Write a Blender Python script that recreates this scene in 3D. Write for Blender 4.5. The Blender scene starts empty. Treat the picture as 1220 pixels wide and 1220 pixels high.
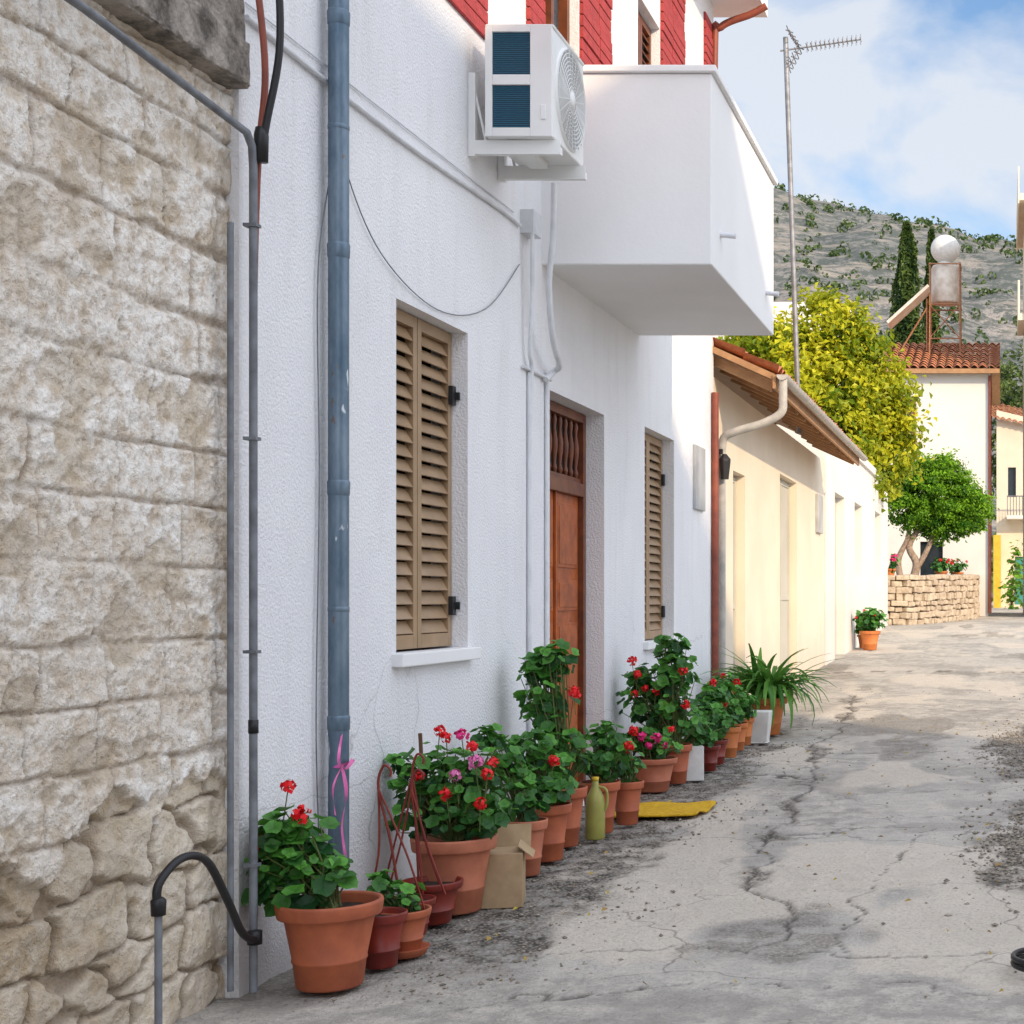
import bpy, math, random
import numpy as np
from mathutils import Vector, Matrix
random.seed(7); rng=np.random.default_rng(7)
scene=bpy.context.scene
PI=math.pi
# ------------------------------------------------------------ helpers
def ground_z(y):
    return float(np.interp(y,GY,GZ))
GY=[-300,-10,5.7,10,15,22,30,37,50,70,100,3000]
GZ=[-.1,-.1,0,.1,.2,.38,.58,.86,1.06,1.2,1.25,1.25]

def empty(name):
    e=bpy.data.objects.new(name,None); scene.collection.objects.link(e); e.empty_display_size=.2
    return e

class MB:
    def __init__(s): s.v=[];s.f=[];s.sm=[]
    def add(s,vs,fs,smooth=False):
        o=len(s.v); s.v+=[tuple(v) for v in vs]
        s.f+=[tuple(i+o for i in f) for f in fs]; s.sm+=[smooth]*len(fs)
        return s
    def box(s,x0,x1,y0,y1,z0,z1):
        vs=[(x,y,z) for x in (x0,x1) for y in (y0,y1) for z in (z0,z1)]
        return s.add(vs,[(0,1,3,2),(4,6,7,5),(0,4,5,1),(2,3,7,6),(0,2,6,4),(1,5,7,3)])
    def obox(s,c,size,M):
        a,b,d=[q/2 for q in size]
        vs=[Vector(c)+M@Vector((x*a,y*b,z*d)) for x in (-1,1) for y in (-1,1) for z in (-1,1)]
        return s.add(vs,[(0,1,3,2),(4,6,7,5),(0,4,5,1),(2,3,7,6),(0,2,6,4),(1,5,7,3)])
    def quad(s,a,b,c,d): return s.add([a,b,c,d],[(0,1,2,3)])
    def tube(s,path,r,n=10,smooth=True):
        P=[Vector(p) for p in path]; m=len(P)
        R=r if isinstance(r,(list,tuple)) else [r]*m
        t0=(P[1]-P[0]).normalized()
        up=Vector((0,0,1)) if abs(t0.z)<.9 else Vector((1,0,0))
        u=t0.cross(up).normalized(); vs=[]
        for i in range(m):
            if i==0: t=t0
            elif i==m-1: t=(P[i]-P[i-1]).normalized()
            else: t=((P[i+1]-P[i]).normalized()+(P[i]-P[i-1]).normalized())
            if t.length<1e-6: t=t0
            t.normalize()
            u=(u-t*u.dot(t)); u.normalize(); w=t.cross(u)
            for k in range(n):
                a=2*PI*k/n; vs.append(P[i]+(u*math.cos(a)+w*math.sin(a))*R[i])
        fs=[]
        for i in range(m-1):
            for k in range(n):
                k2=(k+1)%n
                fs.append((i*n+k,i*n+k2,(i+1)*n+k2,(i+1)*n+k))
        s.add(vs,fs,smooth)
        s.add(vs[:n],[tuple(range(n))[::-1]]); s.add(vs[-n:],[tuple(range(n))])
        return s
    def lathe(s,c,prof,n=32,smooth=True,axis='z'):
        cx,cy,cz=c; vs=[];fs=[]
        for r,z in prof:
            for k in range(n):
                a=2*PI*k/n
                if axis=='z': vs.append((cx+r*math.cos(a),cy+r*math.sin(a),cz+z))
                else: vs.append((cx+z,cy+r*math.cos(a),cz+r*math.sin(a)))
        for i in range(len(prof)-1):
            for k in range(n):
                k2=(k+1)%n; fs.append((i*n+k,i*n+k2,(i+1)*n+k2,(i+1)*n+k))
        return s.add(vs,fs,smooth)
    def obj(s,name,mat,parent=None,bevel=0,tone=None):
        me=bpy.data.meshes.new(name); me.from_pydata(s.v,[],s.f)
        me.polygons.foreach_set('use_smooth',s.sm)
        me.materials.append(mat); me.update()
        if tone is not None:
            at=me.attributes.new('tone','FLOAT','POINT'); at.data.foreach_set('value',np.asarray(tone,dtype=np.float32))
        o=bpy.data.objects.new(name,me); scene.collection.objects.link(o)
        if parent: o.parent=parent
        if bevel:
            b=o.modifiers.new('bev','BEVEL'); b.width=bevel; b.segments=2; b.limit_method='ANGLE'
        return o
def smooth_path(pts,k=8):
    P=[Vector(p) for p in pts]; out=[]
    for i in range(len(P)-1):
        p0=P[max(i-1,0)];p1=P[i];p2=P[i+1];p3=P[min(i+2,len(P)-1)]
        for j in range(k):
            t=j/k
            out.append(.5*((2*p1)+(p2-p0)*t+(2*p0-5*p1+4*p2-p3)*t*t+(3*p1-p0-3*p2+p3)*t**3))
    out.append(P[-1]); return out
def _h(ix,iy,s):
    v=np.sin(ix*127.1+iy*311.7+s*74.7)*43758.5453
    return v-np.floor(v)
def vn(x,y,s=0):
    ix=np.floor(x);iy=np.floor(y);fx=x-ix;fy=y-iy
    fx=fx*fx*(3-2*fx);fy=fy*fy*(3-2*fy)
    return (_h(ix,iy,s)*(1-fx)+_h(ix+1,iy,s)*fx)*(1-fy)+(_h(ix,iy+1,s)*(1-fx)+_h(ix+1,iy+1,s)*fx)*fy
def fbm(x,y,s=0,o=4):
    r=0;a=.5;t=0
    for i in range(o):
        r=r+a*vn(x*2**i,y*2**i,s+i*3.3); t+=a; a*=.5
    return r/t
def sst(a,b,x):
    t=np.clip((x-a)/(b-a),0,1); return t*t*(3-2*t)
# ------------------------------------------------------------ materials
class NT:
    def __init__(s,name):
        s.m=bpy.data.materials.new(name); s.m.use_nodes=True; s.t=s.m.node_tree
        s.b=s.t.nodes['Principled BSDF']; s.co=s.n('ShaderNodeTexCoord').outputs['Object']; s.nrm=None
    def n(s,typ,**k):
        q=s.t.nodes.new(typ)
        for a,b in k.items(): setattr(q,a,b)
        return q
    def l(s,a,b): s.t.links.new(a,b)
    def noise(s,scale,detail=4,rough=.55,dist=0,vec=None):
        q=s.n('ShaderNodeTexNoise'); q.inputs['Scale'].default_value=scale; q.inputs['Detail'].default_value=min(detail,4)
        q.inputs['Roughness'].default_value=rough; q.inputs['Distortion'].default_value=dist
        s.l(vec or s.co,q.inputs['Vector']); return q.outputs['Fac']
    def ramp(s,fac,stops):
        q=s.n('ShaderNodeValToRGB'); e=q.color_ramp.elements
        while len(e)<len(stops): e.new(.5)
        for i,(p,c) in enumerate(stops):
            e[i].position=p; e[i].color=(c,c,c,1) if isinstance(c,(int,float)) else (*c,1)
        s.l(fac,q.inputs['Fac']); return q.outputs['Color']
    def mix(s,fac,a,b,mode='MIX'):
        q=s.n('ShaderNodeMix'); q.data_type='RGBA'; q.blend_type=mode
        for v,i in ((fac,0),(a,6),(b,7)):
            if isinstance(v,(int,float)): q.inputs[i].default_value=v
            elif isinstance(v,tuple): q.inputs[i].default_value=(*v,1)
            else: s.l(v,q.inputs[i])
        return q.outputs[2]
    def bump(s,h,dist,strength=1):
        q=s.n('ShaderNodeBump'); q.inputs['Distance'].default_value=dist; q.inputs['Strength'].default_value=strength
        s.l(h,q.inputs['Height'])
        if s.nrm: s.l(s.nrm,q.inputs['Normal'])
        s.nrm=q.outputs['Normal']
    def attr(s,name):
        q=s.n('ShaderNodeAttribute'); q.attribute_name=name; return q.outputs['Fac']
    def z(s):
        q=s.n('ShaderNodeSeparateXYZ'); s.l(s.co,q.inputs[0]); return q.outputs['Z']
    def mapr(s,v,a,b,c=0,d=1):
        q=s.n('ShaderNodeMapRange'); s.l(v,q.inputs[0])
        for i,x in enumerate((a,b,c,d)): q.inputs[i+1].default_value=x
        return q.outputs[0]
    def math(s,op,a,b=0):
        q=s.n('ShaderNodeMath',operation=op)
        for i,v in enumerate((a,b)):
            if isinstance(v,(int,float)): q.inputs[i].default_value=v
            else: s.l(v,q.inputs[i])
        return q.outputs[0]
    def cracks(s,scale,width,warp=.5):
        nv=s.n('ShaderNodeTexNoise'); nv.inputs['Scale'].default_value=2.5; nv.inputs['Detail'].default_value=3; s.l(s.co,nv.inputs['Vector'])
        va=s.n('ShaderNodeVectorMath',operation='MULTIPLY_ADD'); s.l(nv.outputs['Color'],va.inputs[0]); va.inputs[1].default_value=(warp,)*3; s.l(s.co,va.inputs[2])
        vo=s.n('ShaderNodeTexVoronoi'); vo.feature='DISTANCE_TO_EDGE'; vo.inputs['Scale'].default_value=scale; s.l(va.outputs[0],vo.inputs['Vector'])
        return s.ramp(vo.outputs['Distance'],[(.0,1.),(width,0.)])
    def done(s,col,rough=.8,metal=0,spec=.4):
        if isinstance(col,tuple): s.b.inputs['Base Color'].default_value=(*col,1)
        else: s.l(col,s.b.inputs['Base Color'])
        if isinstance(rough,(int,float)): s.b.inputs['Roughness'].default_value=rough
        else: s.l(rough,s.b.inputs['Roughness'])
        s.b.inputs['Metallic'].default_value=metal
        s.b.inputs['Specular IOR Level'].default_value=spec
        if s.nrm: s.l(s.nrm,s.b.inputs['Normal'])
        return s.m
def simple(name,c1,c2=None,scale=8,rough=.6,metal=0,bump=None,spec=.4):
    q=NT(name); c2=c2 or tuple(x*.7 for x in c1)
    col=q.mix(q.ramp(q.noise(scale,3),[(.35,0.),(.65,1.)]),c1,c2)
    if bump: q.bump(q.noise(bump[0],3),bump[1])
    return q.done(col,rough,metal,spec)
def stucco(name,c1,c2,fine=90,fd=.006,stain=.5,base=.1,stainc=(.46,.42,.37),crack=False):
    q=NT(name)
    big=q.noise(1.3,4)
    col=q.mix(q.ramp(big,[(.35,0.),(.7,1.)]),c1,c2)
    if stain:
        zz=q.math('ADD',q.z(),q.math('MULTIPLY',q.noise(5,4),-.7))
        low=q.mapr(zz,base+.35,base-.35,0,stain)
        col=q.mix(low,col,stainc)
    if crack:
        cm=q.math('MULTIPLY',q.cracks(.7,.006),q.mapr(q.z(),1.6,.5,0,1))
        cm=q.math('MULTIPLY',cm,q.ramp(big,[(.45,0.),(.55,1.)]))
        col=q.mix(q.math('MULTIPLY',cm,.6),col,(.22,.2,.18))
        ln=q.math('ABSOLUTE',q.math('SUBTRACT',q.math('ADD',q.z(),q.math('MULTIPLY',q.noise(3.5,4,.7),.16)),.76))
        col=q.mix(q.math('MULTIPLY',q.mapr(ln,.0,.004,1,0),.5),col,(.25,.23,.22))
        mp=q.n('ShaderNodeMapping'); mp.inputs['Scale'].default_value=(5,6,.8); q.l(q.co,mp.inputs[0])
        col=q.mix(q.math('MULTIPLY',q.ramp(q.noise(1.1,4,.65,.6,vec=mp.outputs[0]),[(.50,0.),(.72,1.)]),.16),col,(.54,.51,.47))
    q.bump(q.noise(fine,3,.6),fd)
    return q.done(col,.88,spec=.25)
M={}
M['white']=stucco('white_stucco',(.83,.83,.84),(.78,.78,.80),fine=70,fd=.009,crack=True,stain=.4)
M['white_smooth']=stucco('white_plaster',(.83,.825,.82),(.78,.775,.77),fine=40,fd=.0012,stain=0)
M['cream']=stucco('cream_stucco',(.75,.66,.53),(.69,.60,.47),fine=60,fd=.002,stain=.35,base=.5)
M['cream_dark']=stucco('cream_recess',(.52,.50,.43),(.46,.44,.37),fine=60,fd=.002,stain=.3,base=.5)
M['farwhite']=stucco('far_white',(.72,.70,.66),(.67,.65,.61),fine=30,fd=.003,stain=.25,base=1.2)
M['red']=simple('red_paint',(.42,.05,.05),(.32,.04,.04),12,.75,bump=(40,.010))
M['brown_pipe']=simple('brown_pipe',(.28,.07,.04),(.2,.05,.03),9,.5)
M['shutter']=simple('bronze_shutter',(.37,.245,.14),(.30,.195,.11),6,.38)
M['wood']=simple('door_wood',(.46,.115,.025),(.28,.065,.016),9,.4,bump=(30,.002))
M['wood_dark']=simple('door_frame_wood',(.20,.06,.022),(.12,.035,.015),9,.4)
M['soffit']=simple('soffit_wood',(.42,.23,.11),(.32,.17,.08),9,.7)
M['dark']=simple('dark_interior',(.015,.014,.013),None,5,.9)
M['glass']=simple('dark_glass',(.02,.03,.04),None,5,.1)
M['tile']=simple('clay_roof_tile',(.58,.22,.10),(.36,.13,.07),9,.85,bump=(20,.01))
M['pot']=simple('terracotta_plastic',(.46,.125,.052),(.35,.09,.042),9,.6,bump=(50,.001))
M['pot_light']=simple('terracotta_light',(.49,.165,.09),(.39,.125,.067),9,.65,bump=(50,.001))
M['pot_red']=simple('dark_red_plastic',(.24,.03,.018),(.17,.022,.015),7,.4)
M['pot_orange']=simple('orange_terracotta',(.58,.19,.05),(.45,.14,.045),7,.7)
M['soil']=simple('soil',(.05,.032,.02),(.025,.016,.01),40,.95,bump=(60,.02))
M['stem']=simple('plant_stem',(.13,.14,.04),(.08,.12,.03),20,.7)
M['stick']=simple('cane_stick',(.16,.08,.04),None,20,.7)
M['redfl']=simple('red_petal',(.88,.012,.012),(.70,.006,.02),60,.5)
M['pinkfl']=simple('pink_petal',(.80,.03,.22),(.65,.02,.18),60,.5)
M['lilacfl']=simple('lilac_petal',(.75,.28,.5),(.7,.1,.35),60,.5)
M['ac']=simple('ac_white_metal',(.80,.80,.78),(.74,.74,.72),3,.4)
M['acgrey']=simple('ac_grille_grey',(.48,.49,.50),None,3,.45)
M['black']=simple('black_rubber',(.018,.018,.02),None,12,.45)
M['card']=simple('cardboard',(.44,.31,.18),(.36,.25,.14),14,.85)
M['whitebox']=simple('white_planter',(.72,.71,.68),(.6,.6,.57),10,.6)
M['gutter']=simple('gutter_grey',(.50,.47,.42),(.38,.36,.33),10,.5)
M['mat']=simple('yellow_mat',(.74,.46,.02),(.58,.33,.015),30,.95,bump=(180,.008))
M['jug']=simple('olive_plastic',(.36,.35,.09),(.29,.28,.07),9,.35)
M['pink']=simple('pink_ribbon',(.78,.2,.45),(.6,.1,.33),20,.6)
M['rust']=simple('rusty_metal',(.40,.2,.1),(.26,.12,.07),14,.8)
M['tank']=simple('tank_metal',(.66,.61,.54),(.5,.43,.35),4,.5)
M['antenna']=simple('antenna_metal',(.28,.29,.31),(.18,.18,.18),10,.5,.3)
M['bark']=simple('pale_bark',(.45,.34,.26),(.28,.2,.15),12,.9,bump=(25,.03))
M['darkbark']=simple('dark_bark',(.14,.09,.06),(.08,.055,.04),12,.9)
M['plastic_pipe']=simple('white_conduit',(.70,.71,.73),(.60,.61,.63),8,.45)
M['yellow']=simple('yellow_paint',(.70,.48,.05),(.65,.40,.04),5,.8)
M['teal']=simple('teal_paint',(.05,.3,.3),None,5,.6)
def galv():
    q=NT('galvanised_pipe')
    mp=q.n('ShaderNodeMapping'); mp.inputs['Scale'].default_value=(1,1,.35); q.l(q.co,mp.inputs[0])
    col=q.mix(q.ramp(q.noise(9,4,.7,vec=mp.outputs[0]),[(.35,0.),(.65,1.)]),(.075,.125,.175),(.17,.225,.28))
    col=q.mix(q.ramp(q.noise(6,4,.7,vec=mp.outputs[0]),[(.65,0.),(.67,1.)]),col,(.6,.63,.66))
    col=q.mix(q.ramp(q.noise(14,4,.7,vec=mp.outputs[0]),[(.66,0.),(.70,1.)]),col,(.16,.12,.09))
    return q.done(col,.38,.35)
M['galv']=galv()
M['greypipe']=simple('grey_pipe',(.20,.215,.235),(.12,.125,.14),12,.55)
def solar():
    q=NT('solar_glass'); return q.done((.03,.05,.09),.12,.2)
M['solar']=solar()
def coil():
    q=NT('ac_coil_fins')
    w=q.n('ShaderNodeTexWave'); w.bands_direction='Z'; w.inputs['Scale'].default_value=28; q.l(q.co,w.inputs['Vector'])
    col=q.mix(w.outputs['Fac'],(.008,.03,.055),(.03,.14,.22))
    q.bump(w.outputs['Fac'],.004)
    return q.done(col,.35,.3)
M['coil']=coil()
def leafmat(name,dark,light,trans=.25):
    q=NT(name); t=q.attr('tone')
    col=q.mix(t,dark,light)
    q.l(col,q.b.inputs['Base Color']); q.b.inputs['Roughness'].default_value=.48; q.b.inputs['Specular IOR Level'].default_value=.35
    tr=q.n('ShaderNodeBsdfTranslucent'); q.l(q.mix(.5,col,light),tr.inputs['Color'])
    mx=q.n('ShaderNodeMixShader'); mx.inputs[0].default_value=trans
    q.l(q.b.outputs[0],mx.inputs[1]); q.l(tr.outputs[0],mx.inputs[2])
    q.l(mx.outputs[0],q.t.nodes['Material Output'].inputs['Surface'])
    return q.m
M['ger']=leafmat('geranium_leaf',(.012,.065,.016),(.125,.38,.045),.2)
M['strap']=leafmat('strap_leaf',(.03,.13,.018),(.17,.38,.06))
M['yleaf']=leafmat('yellowgreen_leaf',(.10,.19,.008),(.68,.64,.03),.35)
M['ficus']=leafmat('ficus_leaf',(.03,.12,.006),(.24,.46,.02),.25)
M['cyp']=leafmat('cypress_leaf',(.012,.04,.01),(.11,.17,.035),.1)
M['oak']=leafmat('tree_leaf',(.025,.06,.015),(.14,.20,.05),.2)
def stonemat():
    q=NT('old_stone_wall'); pl=q.attr('plaster'); jo=q.attr('joint'); tn=q.attr('tone'); bl=q.attr('blot')
    n1=q.noise(11,4,.7); n2=q.noise(32,4,.7)
    st=q.mix(tn,(.48,.37,.24),(.66,.56,.42))
    st=q.mix(q.ramp(n1,[(.38,0.),(.62,1.)]),st,(.72,.64,.53))
    st=q.mix(q.math('MULTIPLY',bl,.4),st,(.36,.27,.18))
    pc=q.mix(q.ramp(n1,[(.34,0.),(.55,1.)]),(.62,.52,.41),(.86,.82,.76))
    pc=q.mix(q.math('MULTIPLY',q.ramp(n2,[(.53,0.),(.66,1.)]),.65),pc,(.52,.41,.29))
    pc=q.mix(q.math('MULTIPLY',bl,.35),pc,(.56,.45,.33))
    col=q.mix(pl,st,pc)
    col=q.mix(q.math('MULTIPLY',jo,.65),col,(.27,.20,.14))
    q.bump(n2,.014); q.bump(n1,.020)
    return q.done(col,.95,spec=.12)
M['stone']=stonemat()
M['rubble']=simple('field_stone',(.56,.46,.34),(.36,.28,.2),5,.95,bump=(18,.03))
def concrete():
    q=NT('weathered_concrete'); n=q.noise(6,4,.7)
    col=q.mix(q.ramp(n,[(.38,0.),(.6,1.)]),(.09,.078,.065),(.34,.30,.26))
    q.bump(n,.03); q.bump(q.noise(30,3),.015); return q.done(col,.95)
M['concrete']=concrete()
def groundmat():
    q=NT('old_street_concrete'); da=q.attr('dark'); cr=q.attr('crack'); pa=q.attr('patch'); bg_=q.attr('big'); bl=q.attr('blot')
    fine=q.noise(55,3,.7); mid=q.noise(7,4,.7)
    col=q.mix(bg_,(.35,.325,.29),(.46,.43,.385))
    col=q.mix(q.ramp(mid,[(.42,0.),(.62,1.)]),col,(.53,.49,.43))
    col=q.mix(q.math('MULTIPLY',bl,.45),col,(.27,.25,.225))
    col=q.mix(q.math('MULTIPLY',pa,.7),col,(.62,.55,.46))
    sp=q.n('ShaderNodeTexVoronoi'); sp.inputs['Scale'].default_value=55; q.l(q.co,sp.inputs['Vector'])
    spc=q.ramp(sp.outputs['Distance'],[(.1,0.),(.6,1.)])
    gr=q.mix(spc,(.34,.30,.25),(.065,.057,.048))
    dm=q.math('MULTIPLY',da,q.ramp(mid,[(.38,.2),(.56,1.)]))
    col=q.mix(dm,col,gr)
    col=q.mix(q.math('MULTIPLY',q.ramp(fine,[(.5,0.),(.68,1.)]),.45),col,(.24,.22,.195))
    hc=q.math('MULTIPLY',q.cracks(.75,.010,.7),bg_)
    col=q.mix(q.math('MULTIPLY',hc,.6),col,(.13,.115,.10))
    col=q.mix(q.math('MULTIPLY',cr,.85),col,(.075,.065,.055))
    q.bump(mid,.03); q.bump(fine,.012)
    return q.done(col,.9,spec=.25)
M['ground']=groundmat()
def hillmat():
    q=NT('hazed_hillside_scrub')
    col=q.mix(q.ramp(q.noise(.006,4,.65),[(.38,0.),(.62,1.)]),(.16,.165,.16),(.28,.255,.235))  # aerial haze is put into these greys instead of a volume
    col=q.mix(q.math('MULTIPLY',q.ramp(q.noise(.11,4,.9),[(.44,0.),(.53,1.)]),.85),col,(.075,.09,.085))
    mp=q.n('ShaderNodeMapping'); mp.inputs['Scale'].default_value=(.25,.25,1.6); q.l(q.co,mp.inputs[0])
    col=q.mix(q.math('MULTIPLY',q.ramp(q.noise(.07,4,.7,vec=mp.outputs[0]),[(.54,0.),(.6,1.)]),.4),col,(.38,.33,.28))
    return q.done(col,1,spec=0)
M['hill']=hillmat()

# ------------------------------------------------------------ world / sun / camera
elev=math.radians(23); az=math.radians(138)
sd=Vector((math.sin(az)*math.cos(elev),math.cos(az)*math.cos(elev),math.sin(elev)))
w=bpy.data.worlds.new('World'); scene.world=w; w.use_nodes=True; t=w.node_tree
def wn(typ,**k):
    q=t.nodes.new(typ)
    for a,b in k.items(): setattr(q,a,b)
    return q
bg=t.nodes['Background']; sky=wn('ShaderNodeTexSky'); sky.sky_type='NISHITA'; sky.sun_disc=False
sky.sun_elevation=elev; sky.sun_rotation=az; sky.dust_density=.5; sky.altitude=300; sky.air_density=1.0; sky.ozone_density=1.6
tc=wn('ShaderNodeTexCoord')
mp=wn('ShaderNodeMapping'); mp.inputs['Scale'].default_value=(1,1,1.7); mp.inputs['Location'].default_value=(.35,.1,.22)
t.links.new(tc.outputs['Generated'],mp.inputs[0])
nz=wn('ShaderNodeTexNoise'); nz.inputs['Scale'].default_value=6.0; nz.inputs['Detail'].default_value=7; nz.inputs['Roughness'].default_value=.52; nz.inputs['Distortion'].default_value=.35
t.links.new(mp.outputs[0],nz.inputs['Vector'])
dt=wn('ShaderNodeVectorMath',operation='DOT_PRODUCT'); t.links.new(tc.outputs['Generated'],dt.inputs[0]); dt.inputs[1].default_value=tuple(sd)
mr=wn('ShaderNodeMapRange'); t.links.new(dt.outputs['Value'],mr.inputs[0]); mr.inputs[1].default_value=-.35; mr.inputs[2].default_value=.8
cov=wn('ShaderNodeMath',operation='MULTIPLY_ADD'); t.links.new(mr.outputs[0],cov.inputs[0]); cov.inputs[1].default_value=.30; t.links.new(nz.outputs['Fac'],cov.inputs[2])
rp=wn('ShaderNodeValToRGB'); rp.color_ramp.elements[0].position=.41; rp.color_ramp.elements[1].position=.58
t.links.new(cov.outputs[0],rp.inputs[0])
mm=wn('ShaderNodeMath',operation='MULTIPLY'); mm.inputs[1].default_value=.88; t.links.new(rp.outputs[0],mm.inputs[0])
cb=wn('ShaderNodeMix'); cb.data_type='RGBA'; t.links.new(mr.outputs[0],cb.inputs[0]); cb.inputs[6].default_value=(5.5,5.75,6.2,1); cb.inputs[7].default_value=(13.0,13.8,15.6,1)  # clouds made denser and brighter toward the sun, added to lift ambient light
hs=wn('ShaderNodeHueSaturation'); hs.inputs['Saturation'].default_value=1.08; hs.inputs['Value'].default_value=1.25; t.links.new(sky.outputs[0],hs.inputs['Color'])
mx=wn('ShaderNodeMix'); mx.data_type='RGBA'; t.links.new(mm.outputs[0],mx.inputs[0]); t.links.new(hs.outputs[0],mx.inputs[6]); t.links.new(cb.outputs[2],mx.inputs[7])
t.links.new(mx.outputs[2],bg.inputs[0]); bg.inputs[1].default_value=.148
sl=bpy.data.lights.new('sun','SUN'); sl.energy=3.9; sl.angle=math.radians(.8); sl.color=(1,.78,.52)
so=bpy.data.objects.new('sun',sl); scene.collection.objects.link(so); so.rotation_euler=sd.to_track_quat('Z','Y').to_euler(); so.location=(20,-20,30)
cam=bpy.data.cameras.new('camera'); co=bpy.data.objects.new('camera',cam); scene.collection.objects.link(co)
co.location=(0,0,1.5); co.rotation_euler=(PI/2,0,0); cam.lens=53.1; cam.sensor_width=36; cam.shift_x=-.481; cam.shift_y=.086; cam.clip_end=8000; cam.clip_start=.05
scene.camera=co
scene.view_settings.view_transform='Standard'; scene.view_settings.look='None'; scene.view_settings.exposure=0

# ------------------------------------------------------------ grid sheet
def grid_mesh(name,U,V,fn,mat,attrs={},parent=None,smooth=True):
    nu,nv=len(U),len(V); UU,VV=np.meshgrid(U,V,indexing='ij')
    P,at=fn(UU,VV)
    co_=np.stack(P,-1).reshape(-1,3)
    idx=np.arange(nu*nv).reshape(nu,nv)
    F=np.stack([idx[:-1,:-1],idx[1:,:-1],idx[1:,1:],idx[:-1,1:]],-1).reshape(-1,4)
    me=bpy.data.meshes.new(name); me.vertices.add(len(co_)); me.vertices.foreach_set('co',co_.ravel().astype(np.float32))
    me.loops.add(F.size); me.loops.foreach_set('vertex_index',F.ravel().astype(np.int32))
    me.polygons.add(len(F)); me.polygons.foreach_set('loop_start',np.arange(0,F.size,4,dtype=np.int32))
    me.polygons.foreach_set('loop_total',np.full(len(F),4,dtype=np.int32))
    me.update(calc_edges=True); me.validate()
    me.polygons.foreach_set('use_smooth',[smooth]*len(me.polygons))
    for k,a in at.items():
        x=me.attributes.new(k,'FLOAT','POINT'); x.data.foreach_set('value',a.ravel().astype(np.float32))
    me.materials.append(mat)
    o=bpy.data.objects.new(name,me); scene.collection.objects.link(o)
    if parent:o.parent=parent
    return o
def seg_dist(X,Y,pts):
    d=np.full(X.shape,1e9)
    for (x0,y0),(x1,y1) in zip(pts[:-1],pts[1:]):
        dx,dy=x1-x0,y1-y0; tt=np.clip(((X-x0)*dx+(Y-y0)*dy)/(dx*dx+dy*dy),0,1)
        d=np.minimum(d,np.hypot(X-x0-tt*dx,Y-y0-tt*dy))
    return d
def gfn(X,Y):
    Z=np.interp(Y,GY,GZ)
    near=(Y>3)&(Y<60)&(X>-4)&(X<4)
    wx=X+.14*(fbm(X*3,Y*3,1)-.5)*2; wy=Y+.3*(fbm(X*2.5,Y*2.5,9)-.5)*2
    edge=-2.12+.6*(fbm(X*.4,Y*1.1,3)-.4)
    dark=sst(.10,-.08,X-edge+.35*(fbm(X*7,Y*5,5)-.5))*sst(5.6,6.5,Y)*sst(19,14,Y)
    r=np.hypot((X-.72)/.84,(Y-8.8)/1.9); r2=np.hypot((X-.75)/.90,(Y-13.6)/2.2)
    n=.7*(fbm(X*3,Y*2,11)-.5)
    dark=np.maximum(dark,np.maximum(sst(1.08,.92,r+n),sst(1.08,.92,r2+n)))
    dark=np.maximum(dark,.6*sst(.66,.71,fbm(X*1.1+4,Y*.45,21)))
    C=[([(-1.9,19),(-1.66,16),(-1.7,13.5),(-1.45,11.5),(-1.38,9.5),(-1.31,7.7),(-1.0,7.0),(-1.06,6.5)],.010),
       ([(-2.3,6.3),(-1.5,6.45),(-.7,6.35),(.5,6.5)],.007),([(-2.0,5.75),(-1.2,5.9),(-.4,5.8),(.6,5.95)],.006),
       ([(-1.4,9.2),(-.8,9.4),(-.2,9.3),(.6,9.5)],.008),([(-1.7,13.2),(-.9,13.3),(0,13.1),(1,13.3)],.012),
       ([(-1.5,11.6),(-2.0,11.8),(-2.6,11.5)],.010),([(-2.4,17),(-1.5,17.2),(-.3,17),(1,17.2)],.02),([(-.7,6.4),(-.75,7.6),(-.5,9.3)],.005),
       ([(-2.6,23),(-1,23.3),(1,23)],.03)]
    cr=np.zeros(X.shape)
    for pts,wd in C:
        d=seg_dist(wx,wy,pts); ww=wd*(.3+1.8*fbm(X*5,Y*5,31))
        cr=np.maximum(cr,sst(ww*1.5,ww*.4,d)*sst(.3,.5,fbm(X*2,Y*2,33)+.15))
    cr=cr*near
    mc=seg_dist(wx,wy,C[0][0]); dark=np.maximum(dark,.85*sst(.12,.03,mc+.5*(fbm(X*5,Y*2.2,41)-.38)))
    pa=sst(.57,.62,fbm(X*1.1+9,Y*.6,51))
    big=sst(.35,.65,fbm(X*.9,Y*.9,81,5)); blot=sst(.54,.62,fbm(X*2+.5*fbm(X*4,Y*4,84),Y*1.6,83,6))
    nz=(fbm(X*1.2,Y*1.2,61)-.5)*.03+(fbm(X*9,Y*9,62)-.5)*.010+dark*(fbm(X*28,Y*28,63)-.5)*.022
    Z=Z+np.where(near,nz-cr*.014-dark*.008-pa*-.003,0)
    return (X,Y,Z),{'dark':dark*near,'crack':cr,'patch':pa,'big':big,'blot':blot}
Xs=np.concatenate([[-3000,-800,-200,-60,-20,-10,-6,-4],np.arange(-3.1,.45,.018),np.arange(.5,3.1,.1),[4,6,10,20,60,200,800,3000]])
Ys=np.concatenate([[-300,-60,-20,-8,-4,-2,0,2,3.5],np.arange(4.2,12,.022),np.arange(12,20,.045),np.arange(20,60,.25),[65,70,80,100,150,300,800,3000]])
grid_mesh('street_ground',Xs,Ys,gfn,M['ground'])
mb=MB()
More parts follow.
